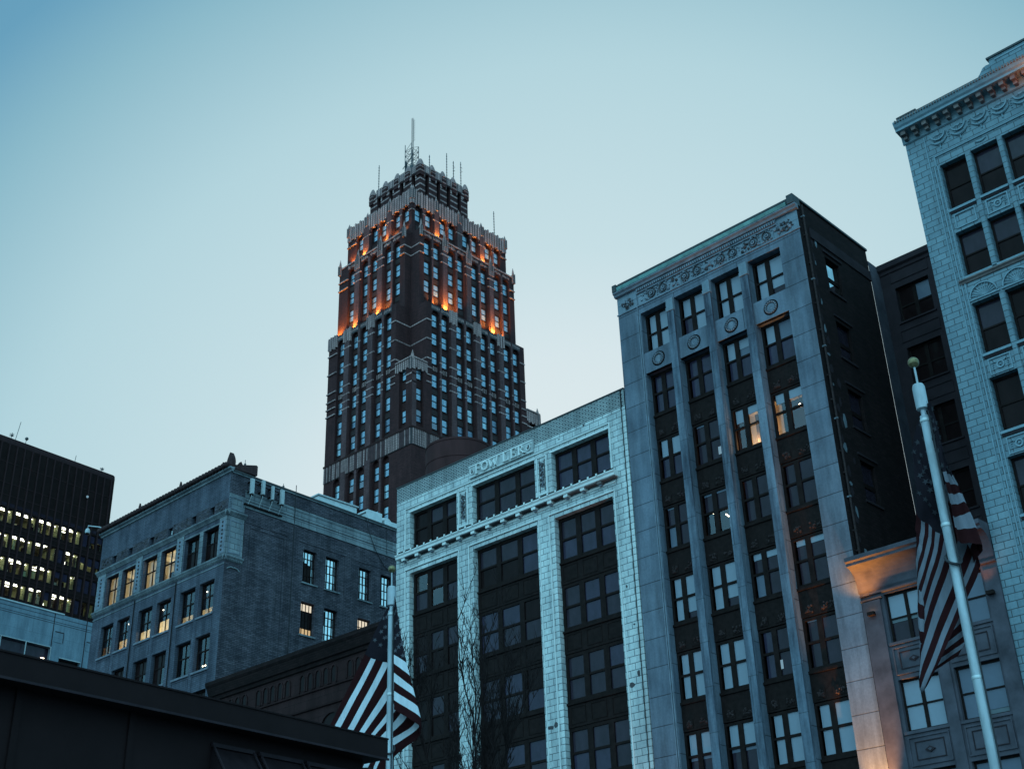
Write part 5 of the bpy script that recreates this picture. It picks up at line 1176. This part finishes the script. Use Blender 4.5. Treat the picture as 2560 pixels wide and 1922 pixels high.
# ================================================================== dark office tower at the far left
OF = Frame(-132.3 * 1.46, 70.69 * 1.46, -.10574, .99439)
def oz(z): return (z - 1.6) * 1.46 + 1.6
def office_tower():
    R = thing('office_tower', OF(-12, 0, 0), 'black office tower with rows of brightly lit windows behind the pale walled block', 'building')
    P = 1.438; u_last = -1.26 * 1.46; W = .95
    tops = [oz(57.9), oz(55.1), oz(52.45), oz(49.8), oz(49.8) - 3.9]; hgt = 2.35
    cols = [u_last - P * i for i in range(22)]
    ops = [(u, u + W, t - hgt, t) for t in tops for u in cols]
    m = MB(OF); m.facade(-34, 0, 0, oz(65.5), ops, .35, 'office_metal')
    T = m; T.quad((0, 0, 0), (0, 18, 0), (0, 18, oz(65.5)), (0, 0, oz(65.5)), 'office_metal'); T.quad((-34, 0, oz(65.5)), (0, 0, oz(65.5)), (0, 18, oz(65.5)), (-34, 18, oz(65.5)), 'roof_tar')
    m.build('wall', R)
    q = MB(OF); q.run([(-.002, oz(65.5)), (-.02, oz(65.52)), (-.02, oz(66.2)), (.6, oz(66.2)), (.6, oz(65.5))], -34, -.35, 'office_fin'); q.prism([(-.35, oz(65.5)), (0, oz(65.5)), (0, oz(65.75)), (-.1, oz(66.1)), (-.35, oz(66.19))], -.02, 10, 'office_fin'); q.build('parapet', R)
    q = MB(OF)
    for i in range(23): u = u_last - P * i + W + (P - W) / 2; q.box(u - .11, u + .11, -.16, -.002, 0, oz(65.45), 'office_fin', 'kb')
    for z in (oz(63.2), oz(60.8), oz(59.4)): q.box(-34, 0, -.05, -.002, z, z + .09, 'office_fin', 'k')
    for t in tops: q.box(-34, 0, -.05, -.002, t - hgt - .62, t - hgt - .55, 'office_fin', 'k'); q.box(-34, 0, -.05, -.002, t + .25, t + .32, 'office_fin', 'k')
    q.build('fin', R)
    q = MB(OF)
    for u in cols: q.box(u, u + W, -.02, -.002, tops[0] + .42, tops[0] + .95, 'slate_pane')
    q.build('transom', R)
    rr = random.Random(21)
    for f, t in enumerate(tops):
        zc = t + .15; zf = t - hgt - .9
        q = MB(OF); q.quad((-33, .36, zc), (-33, 4.6, zc), (0, 4.6, zc), (0, .36, zc), 'office_wall'); q.quad((-33, 4.6, zf), (0, 4.6, zf), (0, 4.6, zc), (-33, 4.6, zc), 'shelf_brown'); q.quad((-33, .36, zf), (0, .36, zf), (0, 4.6, zf), (-33, 4.6, zf), 'shelf_brown')
        fl = q.build('office_floor', R)
        q = MB(OF)
        for i in range(0, 22):
            u = cols[i]
            if i % 3 == 0: q.box(u + W + .05, u + W + .15, .6, 5, zf, zc - .003, 'room_green')
            for k in range(3):
                a = u + rr.uniform(-.2, .7); d = rr.uniform(.6, 2.6); q.box(a, a + rr.uniform(.15, .7), d, d + .2, zf, zf + rr.uniform(1.6, 3.1), rr.choice(['shelf_brown', 'room_dark', 'office_wall', 'room_green']))
            if rr.random() < .5: a = u + rr.uniform(0, .5); q.box(a, a + .08, .6, .7, zf + 1.0, zf + 1.3 + rr.uniform(0, .4), 'tube_light' if rr.random() < .3 else 'office_wall')
        q.build('furnishing', fl)
        for i in range(0, 22):
            dark = (i < 3) or (f == 2 and 3 <= i <= 4 and False)
            u = cols[i]
            if i in (4, 5) and f == 2 or (i == 6 and f == 3): continue
            if i < 2 and rr.random() < .7: continue
            q = MB(OF)
            for k, d in enumerate((.62, 1.25, 2.3)):
                if rr.random() < (.08, .08, .5)[k] or (i % 3 == 0 and k != 1): continue
                o = rr.uniform(-.1, .1); q.box(u - .28 + o, u + W + .05 + o, d, d + .13, zc - .12, zc - .04, 'tube_light')
            if q.v: q.build('ceiling_light', fl)
        for i, u in enumerate(cols):
            p = {'*': 'clear_glass'}
            if i < 3 and rr.random() < .75 or (f == 2 and i in (4, 5)) or (f == 3 and i in (6,)) or (f == 1 and i == 5): p = {(0, 0): 'blue_pane', (0, 1): rr.choice(['blue_pane', 'clear_glass'])}
            if f > 3: p = {'*': 'deep_pane'}
            sash(R, OF, u + .005, u + W - .005, t - hgt, t - .005, .16, 1, [t, t - hgt * rr.uniform(.45, .62), t - hgt], p, fw=.035, rail=.03, mw=.03, th=.04)
    q = MB(OF); d0 = OF
    q.ball((-5.1, -.15, oz(62.35)), .22, 'bulb_warm' if False else 'cool_sign', 8, 6); q.box(-5.5, -4.75, -.1, -.003, oz(62.35) - .3, oz(62.35) + .3, 'dark_metal'); q.build('wall_lamp', R)
    return R
office_tower()
for (u, h, kind), lab in (((-20.6, 1.2, 'y'), 'small branched aerial on the black office tower roof near the frame edge'), ((-19.8, 3.6, 'w'), 'thin leaning whip aerial on the black office tower roof'), ((-17.9, .9, 'd'), 'small round dish on a stalk on the black office tower roof'), ((-8.2, 1.3, 'w'), 'single short needle aerial midway along the black office tower roof'), ((-2.7, .9, 's'), 'small star shaped aerial at the roof corner of the office tower')):
    m = MB(OF); z = oz(66.2); le = .5 if 'leaning' in lab else .12
    m.tube([(u, .3, z), (u + le, .3, z + h)], .05, 'mast_steel', 5)
    if kind == 'd': m.ball((u + .1, .25, z + h + .1), .3, 'mast_steel', 10, 6)
    if kind in 'ys':
        for k in range(4): m.tube([(u - .35, .3, z + h * (.35 + .13 * k)), (u + .45, .3, z + h * (.5 + .13 * k))], .035, 'mast_steel', 4)
        m.ball((u + .1, .3, z + h * .55), .2, 'mast_steel', 8, 5)
    tag(m.build('roof_aerial'), lab, 'antenna', 'aerials on the black office tower')

# ================================================================== pale stone block in front of it
PB = Frame(-132.3, 70.69, -.10574, .99439)
def pale_block():
    R = thing('pale_block', PB(-8, 0, 0), 'pale plain walled block below the black office tower', 'building')
    m = MB(PB); m.facade(-26, 1, 0, 47.7, [(-26, -5.4, 30, 43.8), (-4.3, -1.5, 30, 42.85)], .5, 'concrete_panel'); m.quad((-26, 0, 47.7), (1, 0, 47.7), (1, 16, 47.7), (-26, 16, 47.7), 'roof_tar'); m.quad((1, 0, 0), (1, 16, 0), (1, 16, 47.7), (1, 0, 47.7), 'concrete_panel'); m.build('wall', R)
    q = MB(PB); q.box(-26, -4.35, -.12, .2, 47.7, 47.84, 'antenna_white'); q.build('coping', R)
    q = MB(PB)
    for z in (47.2, 46.72, 46.5): q.box(-26, 1, -.02, -.002, z, z + .05, 'slate_pane')
    q.box(-5.52, -5.42, -.02, -.002, 30, 47.7, 'dim_stone'); q.box(-1.33, -1.22, -.02, -.002, 30, 47.7, 'dim_stone'); q.build('joint', R)
    q = MB(PB)
    for a, b, z0, z1 in ((-5.2, -4.05, 44.5, 45.72), (-1.05, -.3, 44.3, 45.4)):
        q.box(a, b, -.05, -.002, z1 - .08, z1, 'dim_stone'); q.box(a, b, -.05, -.002, z0, z0 + .05, 'concrete_panel'); q.box(a, a + .05, -.05, -.002, z0 + .05, z1 - .08, 'concrete_panel'); q.box(b - .05, b, -.05, -.002, z0 + .05, z1 - .08, 'dim_stone')
    q.build('wall_panel', R)
    q = MB(PB); q.quad((-26, .5, 30), (-5.4, .5, 30), (-5.4, .5, 43.8), (-26, .5, 43.8), 'slate_pane'); q.quad((-4.3, .5, 30), (-1.5, .5, 30), (-1.5, .5, 42.85), (-4.3, .5, 42.85), 'deep_pane'); g = q.build('glazing', R)
    q = MB(PB)
    for u in (-5.48, -8.55, -11.6, -14.6): q.box(u, u + .06, -.03, .1, 30, 43.8, 'antenna_white')
    q.box(-26, -5.4, -.03, .1, 43.8, 43.86, 'antenna_white'); q.box(-4.3, -1.5, -.03, .1, 42.85, 42.92, 'antenna_white'); q.build('glazing_bar', g)
    q = MB(PB); q.box(-6.3, -5.9, .3, .35, 42.5, 42.58, 'lamp_glow'); q.build('lamp', R)
pale_block()
# ================================================================== dark pavilion in the foreground
CW = Frame(-16.787, 14.592, -.10106, .99488)
def pavilion():
    R = thing('pavilion', CW(-6, 2, 0), 'dark flat roofed pavilion with small awnings in front of the brick and brownstone buildings', 'pavilion')
    m = MB(CW); m.box(-16, 0, 0, 4.5, 6.24, 6.58, 'black_fascia'); m.build('roof', R)
    m = MB(CW); m.box(-16, .01, -.03, -.001, 6.215, 6.25, 'canopy_trim'); m.box(-16, .0, -.02, -.001, 6.56, 6.585, 'black_fascia'); m.build('trim', R)
    m = MB(CW); m.box(-16, -.25, .35, 4.3, 0, 6.238, 'canopy_panel'); m.build('wall', R)
    for u in (-6.8, -4.98):
        m = MB(CW); m.box(u - .05, u + .05, .31, .348, 0, 6.238, 'black_fascia'); m.build('post', R)
    for u0, u1 in ((-3.5, -2.7), (-2.56, -1.68), (-1.56, -.5)):
        m = MB(CW)
        m.face([(u0, .34, 5.98), (u1, .34, 5.98), (u1, -.25, 5.2), (u0, -.25, 5.2)][::-1], 'awning_cloth'); m.face([(u0, .345, 5.98), (u0, -.25, 5.2), (u0, .345, 5.2)], 'awning_cloth'); m.face([(u1, .345, 5.98), (u1, .345, 5.2), (u1, -.25, 5.2)], 'awning_cloth')
        m.box(u0 - .02, u1 + .02, .29, .345, 5.97, 6.03, 'canopy_trim')
        for u in (u0, u1): m.tube([(u, .3, 6.0), (u, -.25, 5.22)], .018, 'canopy_trim', 5)
        m.box(u0, u1, -.27, -.24, 5.05, 5.21, 'awning_cloth')
        m.build('awning', R)
pavilion()

# ================================================================== flags and poles
def flagpole(x, y, top, r, label):
    R = thing('flagpole', (x, y, 0), label, 'flagpole', 'flagpoles')
    T = front(0)
    m = MB(); m.lathe(x, y, [(r * 1.12, 0), (r * 1.1, top * .5), (r, top - .95)], 'pole_metal', 16)
    for z in (top - 1.05, top - 2.6, top * .55): m.lathe(x, y, [(r * 1.04, z), (r * 1.16, z + .01), (r * 1.16, z + .05), (r * 1.04, z + .06)], 'sheet_metal', 16)
    m.build('shaft', R, True)
    m = MB(); m.lathe(x, y, [(r * .6, top - .97), (r * .6, top - .86), (r * 1.4, top - .84), (r * 1.45, top - .66), (r * 1.45, top - .50), (r * 1.2, top - .46), (r * .25, top - .44), (r * .25, top - .16)], 'pole_metal', 18); m.build('truck', R)
    m = MB(); m.ball((x, y, top - .10), r * 1.32, 'ball_gold', 18, 12); m.lathe(x, y, [(r * 1.33, top - .105), (r * 1.36, top - .10), (r * 1.33, top - .095)], 'ball_gold', 18); m.build('ball', R, True)
    m = MB(); m.lathe(x, y, [(r * 2.6, 0), (r * 2.6, .08), (r * 1.5, .3), (r * 1.15, .32)], 'dark_metal', 16); m.build('base', R)
    m = MB(); m.tube([(x + r * 1.35, y - .02, z) for z in (1.2, 3, 5, 7, 9, top - .9)], .012, 'rope', 5)
    zz = top * .655 if x < -10 else top * .705
    m.tube([(x + r * 1.6 * math.cos(t * .5236), y + r * 1.6 * math.sin(t * .5236), zz - .10 * math.sin(t * .5236 + 2.4)) for t in range(13)], .02, 'rope', 5); m.build('halyard', R)
    return R
def flag(c, nets, rdir, label, parent_name, ncanton, zs=None, seed=1, white='flag_white', amp=1., star='star_shaded'):
    """nets: columns along the fly; each is 14 (x, depth, z) points, one per stripe edge"""
    n = Vector((rdir[1], -rdir[0], 0)) * -1.0
    rv = Vector((rdir[0], rdir[1], 0)); away = Vector((-rdir[1], rdir[0], 0))
    K = len(nets); S = 9; sub = 3
    def cr(p0, p1, p2, p3, t): return .5 * ((2 * p1) + (-p0 + p2) * t + (2 * p0 - 5 * p1 + 4 * p2 - p3) * t * t + (-p0 + 3 * p1 - 3 * p2 + p3) * t ** 3)
    cols = []
    for k in range(K - 1):
        for s_ in range(S if k < K - 2 else S + 1):
            t = s_ / S; col = []
            for r in range(14):
                g = [Vector(nets[min(max(k + o, 0), K - 1)][r]) for o in (-1, 0, 1, 2)]
                col.append(cr(*g, t))
            fine = []
            for r in range(13):
                for q in range(sub):
                    tt = q / sub; g = [col[min(max(r + o, 0), 13)] for o in (-1, 0, 1, 2)]
                    fine.append(cr(*g, tt))
            fine.append(col[13]); cols.append(fine)
    rr = random.Random(seed); nu = len(cols); nv = len(cols[0])
    V = []
    for i, col in enumerate(cols):
        for j, p in enumerate(col):
            w = amp * (math.sin(i * .7 + j * .16) * .012 + math.sin(i * 1.9 - j * .11 + 1) * .006)
            V.append(Vector((c[0], c[1], 0)) + rv * p[0] + away * (p[1] + w) + Vector((0, 0, p[2])))
    Fs, Ms = [], []
    ci = ncanton * S
    for i in range(nu - 1):
        for j in range(nv - 1):
            Fs.append([i * nv + j, (i + 1) * nv + j, (i + 1) * nv + j + 1, i * nv + j + 1])
            st = j // sub
            Ms.append('flag_blue' if (i < ci and st < 7) else ('flag_red' if st % 2 == 0 else white))
    mb = MB(); mb.v = [tuple(v) for v in V]; mb.f = Fs; mb.m = Ms
    fl = mb.build('flag', None, True); tag(fl, label, 'flag', 'american flags')
    st = MB()                                                    # stars on both faces of the canton
    for a in range(11):
        for b in range(9):
            if (a + b) % 2: continue
            fi = (a + .7) / 11.4 * (ci - 1); fj = (b + .8) / 9.6 * 7 * sub; i, j = int(fi), int(fj)
            A, B, C = V[i * nv + j], V[(i + 1) * nv + j], V[i * nv + j + 1]
            eu = (B - A); ev = (C - A)
            if eu.length < 1e-4 or ev.length < 1e-4: continue
            nn = eu.cross(ev).normalized(); e1 = ev.normalized(); e2 = nn.cross(e1); ctr = A + eu * (fi - i) + ev * (fj - j)
            for sg in (-.006, .006):
                st.face([tuple(ctr + nn * sg + (e1 * math.cos(t * .62832) + e2 * math.sin(t * .62832)) * (.05 if t % 2 else .021)) for t in range(10)], star)
    st.build('stars', fl)
    return fl
RD = (.7201, .6938)
def mat_col(xz, d): return [(x, d if not hasattr(d, '__len__') else d[i], z) for i, (x, z) in enumerate(xz)]
def lerp_rows(pts):
    """pts: {row: (x, z)} -> 14 rows"""
    ks = sorted(pts); out = []
    for r in range(14):
        lo = max(k for k in ks if k <= r); hi = min(k for k in ks if k >= r)
        t = 0 if hi == lo else (r - lo) / (hi - lo); a, b = pts[lo], pts[hi]
        out.append((a[0] + (b[0] - a[0]) * t, a[1] + (b[1] - a[1]) * t))
    return out
c1 = (-18.094, 15.767)
A0 = lerp_rows({0: (.06, 9.72), 7: (.065, 8.53), 13: (.08, 7.5)})
A1 = lerp_rows({0: (.10, 9.45), 3: (.18, 8.95), 7: (.31, 8.35), 8: (.37, 8.11), 9: (.43, 7.88), 10: (.47, 7.71), 11: (.51, 7.54), 12: (.55, 7.35), 13: (.56, 7.17)})
A2 = lerp_rows({0: (-.10, 9.5), 3: (-.12, 9.1), 7: (.2, 8.3), 10: (.36, 7.7), 12: (.52, 7.3), 13: (.54, 7.12)})
A3 = lerp_rows({0: (-.52, 8.65), 1: (-.40, 8.57), 2: (-.31, 8.54), 3: (-.17, 8.49), 4: (-.06, 8.45), 5: (.03, 8.2), 7: (.12, 7.8), 9: (.2, 7.52), 10: (.27, 7.38), 11: (.42, 7.27), 12: (.49, 7.19), 13: (.52, 7.05)})
A4 = lerp_rows({0: (-1.2, 7.2), 1: (-1.09, 7.24), 2: (-.99, 7.2), 3: (-.87, 7.14), 4: (-.77, 7.1), 5: (-.67, 7.07), 6: (-.58, 7.05), 7: (-.47, 7.0), 8: (-.42, 6.97), 9: (-.3, 6.96), 10: (-.2, 6.96), 11: (-.1, 6.95), 12: (-.1, 6.79), 13: (.02, 6.66)})
A5 = [(x - .22 - .0 * i, z - .42) for i, (x, z) in enumerate(A4)]
flagpole(c1[0], c1[1], 10.36, .058, 'thin pale flagpole standing in front of the white tiled building')
flag(c1, [mat_col(A0, -.06), mat_col(A1, -.10), mat_col(A2, .14), mat_col(A3, .24), mat_col(A4, .30), mat_col(A5, .34)], RD, 'American flag with broad lit stripes hanging before the dark brown building', '', 3, seed=2)
# second pole, nearer
c2 = (-6.75, 15.6)
ref2 = None
def r2(x): return x - .115
B0 = [(r2(x), z) for x, z in lerp_rows({0: (.16, 9.6), 7: (.17, 8.48), 8: (.17, 8.33), 9: (.17, 8.16), 10: (.175, 8.01), 11: (.18, 7.83), 12: (.185, 7.68), 13: (.19, 7.5)})]
B1 = [(r2(x), z) for x, z in lerp_rows({0: (.17, 9.4), 4: (.22, 8.85), 7: (.28, 8.42), 8: (.32, 8.27), 9: (.35, 8.14), 10: (.38, 8.0), 11: (.42, 7.85), 12: (.46, 7.62), 13: (.49, 7.38)})]
B2 = [(r2(x), z) for x, z in lerp_rows({0: (.0, 9.2), 4: (.05, 8.7), 7: (.22, 8.3), 10: (.34, 7.8), 12: (.44, 7.5), 13: (.46, 7.3)})]
B3 = [(r2(x), z) for x, z in lerp_rows({0: (-.16, 8.05), 1: (-.10, 7.95), 3: (-.0, 7.9), 5: (.06, 7.78), 7: (.16, 7.7), 8: (.22, 7.66), 9: (.31, 7.62), 10: (.40, 7.5), 11: (.44, 7.36), 12: (.46, 7.25), 13: (.47, 7.1)})]
B4 = [(r2(x), z) for x, z in lerp_rows({0: (-.26, 7.55), 1: (-.29, 7.38), 2: (-.30, 7.22), 3: (-.33, 7.05), 4: (-.36, 6.85), 5: (-.40, 6.65), 6: (-.43, 6.48), 7: (-.45, 6.32), 8: (-.48, 6.15), 9: (-.5, 6.0), 10: (-.52, 5.85), 11: (-.52, 5.72), 12: (-.48, 5.68), 13: (-.40, 5.76)})]
B5 = [(r2(x), z) for x, z in lerp_rows({0: (-.1, 7.3), 2: (-.08, 7.0), 4: (-.08, 6.75), 6: (-.10, 6.5), 8: (-.12, 6.3), 10: (-.18, 6.12), 12: (-.26, 5.95), 13: (-.3, 5.9)})]
B6 = [(r2(x), z) for x, z in lerp_rows({0: (.30, 7.6), 3: (.32, 7.2), 6: (.31, 6.85), 9: (.28, 6.5), 11: (.22, 6.3), 13: (.1, 6.12)})]
flagpole(c2[0], c2[1], 10.32, .060, 'thick pale flagpole standing in front of the low stone building')
flag(c2, [mat_col(B0, -.08), mat_col(B1, -.12), mat_col(B2, .18), mat_col(B3, .26), mat_col(B4, .22), mat_col(B5, .40), mat_col(B6, .48)], RD, 'American flag bunched limp and dark before the low stone building', '', 3, seed=5, white='flag_white_shaded', amp=3.6, star='star_shaded_deep')

# ================================================================== bare street tree
def tree(x, y, h):
    R = thing('bare_tree', (x, y, 0), 'slender leafless street tree in front of the white tiled building', 'tree')
    rr = random.Random(12); tr = MB(); cr_ = MB()
    tr.tube([(x, y, 0), (x + .03, y, 2), (x, y + .03, 4.2), (x + .02, y, 5.6)], [.13, .11, .095, .08], 'bark', 8); t = tr.build('trunk', R)
    def grow(p, d, L, r, lv):
        n = 4; pts = [p]; q = Vector(p); dd = Vector(d)
        for i in range(n):
            dd = (dd + Vector((rr.uniform(-.12, .12), rr.uniform(-.12, .12), rr.uniform(-.02, .10)))).normalized(); q = q + dd * L / n; pts.append(tuple(q))
        cr_.tube(pts, [r * (1 - .75 * i / n) for i in range(n + 1)], 'bark', 5 if lv < 2 else 4, False)
        if lv >= 4: return
        for i in range((8, 6, 4, 3)[lv]):
            k = rr.uniform(.2, .98); j = min(int(k * n), n - 1); f = k * n - j
            b = Vector(pts[j]).lerp(Vector(pts[j + 1]), f)
            a = rr.uniform(0, 6.283); out = Vector((math.cos(a), math.sin(a), 0))
            grow(tuple(b), (dd * (.75 if lv < 2 else .45) + out * rr.uniform(.28, .5) + Vector((0, 0, .35))).normalized(), L * rr.uniform(.34, .55), max(r * .5, .010), lv + 1)
    for k in range(5):
        a = k * 1.257 + rr.uniform(-.3, .3); grow((x, y, 4.4 + .28 * k), Vector((math.cos(a) * .14, math.sin(a) * .14, 1)).normalized(), (h - 4.6 - .28 * k) * rr.uniform(.78, .98), .062, 0)
    cr_.build('crown', R)
tree(-30.0, 29.4, 12.55)

# ================================================================== ground
def struct(o): o['kind'] = 'structure'; return o
m = MB(); m.quad((-900, -700, 0), (900, -700, 0), (900, 900, 0), (-900, 900, 0), 'asphalt'); struct(m.build('ground'))
m = MB(); m.box(-120, 60, 40.5, 47.9, .004, .15, 'paving'); struct(m.build('pavement'))
m = MB(); m.box(-40, 14, 2, 24, .004, .15, 'paving'); struct(m.build('plaza'))

# ================================================================== camera
cam = bpy.data.cameras.new('camera'); cam.sensor_width = 36.; cam.sensor_fit = 'HORIZONTAL'; cam.lens = 3203.93 / 2560 * 36
cam.clip_start = .1; cam.clip_end = 3000
co = bpy.data.objects.new('camera', cam); COL.objects.link(co); scene.camera = co
az, pt, ro = rad(-43.0 + .0), rad(27.94), rad(-1.99)
fw = Vector((-math.sin(rad(43)) * math.cos(pt), math.cos(rad(43)) * math.cos(pt), math.sin(pt)))
rt = Vector((math.cos(rad(43)), math.sin(rad(43)), 0)); up = rt.cross(fw)
r2_ = rt * math.cos(ro) + up * math.sin(ro); u2_ = -rt * math.sin(ro) + up * math.cos(ro)
M3 = Matrix((r2_, u2_, -fw)).transposed()
co.matrix_world = Matrix.Translation((0, 0, CAMZ)) @ M3.to_4x4()

# ================================================================== dusk sky and its soft light
SUN_EL, SUN_AZ = rad(24), rad(0)
w = bpy.data.worlds.new('World'); scene.world = w; w.use_nodes = True
nt = w.node_tree; nt.nodes.clear()
out = nt.nodes.new('ShaderNodeOutputWorld'); bg = nt.nodes.new('ShaderNodeBackground')
sky = nt.nodes.new('ShaderNodeTexSky'); sky.sky_type = 'NISHITA'; sky.sun_disc = False; sky.sun_elevation = SUN_EL; sky.sun_rotation = rad(200); sky.ozone_density = 4.; sky.air_density = 1.; sky.dust_density = .6
tc = nt.nodes.new('ShaderNodeTexCoord')
glow = (r2_ * .0687 + u2_ * -.2306 + fw).normalized()
dot = nt.nodes.new('ShaderNodeVectorMath'); dot.operation = 'DOT_PRODUCT'; dot.inputs[1].default_value = glow; nt.links.new(tc.outputs['Generated'], dot.inputs[0])
mr = nt.nodes.new('ShaderNodeMapRange'); mr.inputs[1].default_value = -1; mr.inputs[2].default_value = 1; nt.links.new(dot.outputs['Value'], mr.inputs[0])
rp = nt.nodes.new('ShaderNodeValToRGB'); nt.links.new(mr.outputs[0], rp.inputs[0])
def srgb(r, g, b): return tuple(((x / 255 + .055) / 1.055) ** 2.4 if x > 10 else x / 255 / 12.92 for x in (r, g, b))
def at(deg): return (math.cos(rad(deg)) + 1) / 2
stops = [(at(180), (.62, 1.40, 1.84)), (at(120), (.55, 1.30, 1.74)), (at(80), (.26, .72, .98)), (at(48), srgb(84, 146, 178)), (at(37), srgb(106, 163, 192)), (at(33.5), srgb(142, 189, 205)), (at(27.3), srgb(182, 216, 225)), (at(19), srgb(202, 227, 233)), (at(14), srgb(220, 235, 239)), (at(0), srgb(229, 240, 240))]
e = rp.color_ramp.elements
while len(e) < len(stops): e.new(.5)
for el, (p, c) in zip(e, stops): el.position = p; el.color = c4(c)
sc_ = nt.nodes.new('ShaderNodeMix'); sc_.data_type = 'RGBA'; sc_.blend_type = 'MULTIPLY'; sc_.inputs[0].default_value = 1.; nt.links.new(sky.outputs[0], sc_.inputs[6]); sc_.inputs[7].default_value = (.06, .075, .08, 1)
mx = nt.nodes.new('ShaderNodeMix'); mx.data_type = 'RGBA'; mx.inputs[0].default_value = .05; nt.links.new(rp.outputs[0], mx.inputs[6]); nt.links.new(sc_.outputs[2], mx.inputs[7])
nt.links.new(mx.outputs[2], bg.inputs[0]); bg.inputs[1].default_value = 1.0; nt.links.new(bg.outputs[0], out.inputs[0])
sl = bpy.data.lights.new('sun', 'SUN'); sl.energy = .6; sl.angle = rad(60); sl.color = (.36, .80, 1.)
so = bpy.data.objects.new('sun', sl); COL.objects.link(so)
v = Vector((.35, -1.0, .75)); so.rotation_euler = (-v).to_track_quat('-Z', 'Y').to_euler(); so.location = (20, -60, 80)

scene.view_settings.view_transform = 'Standard'; scene.view_settings.look = 'None'; scene.view_settings.exposure = 0.; scene.view_settings.gamma = 1.; scene.view_settings.use_curve_mapping = False
cy = scene.cycles; cy.use_denoising = True; cy.max_bounces = 6; cy.diffuse_bounces = 3; cy.glossy_bounces = 3; cy.transparent_max_bounces = 12; cy.transmission_bounces = 4; cy.sample_clamp_indirect = 4.
try: cy.denoiser = 'OPENIMAGEDENOISE'
except Exception: pass
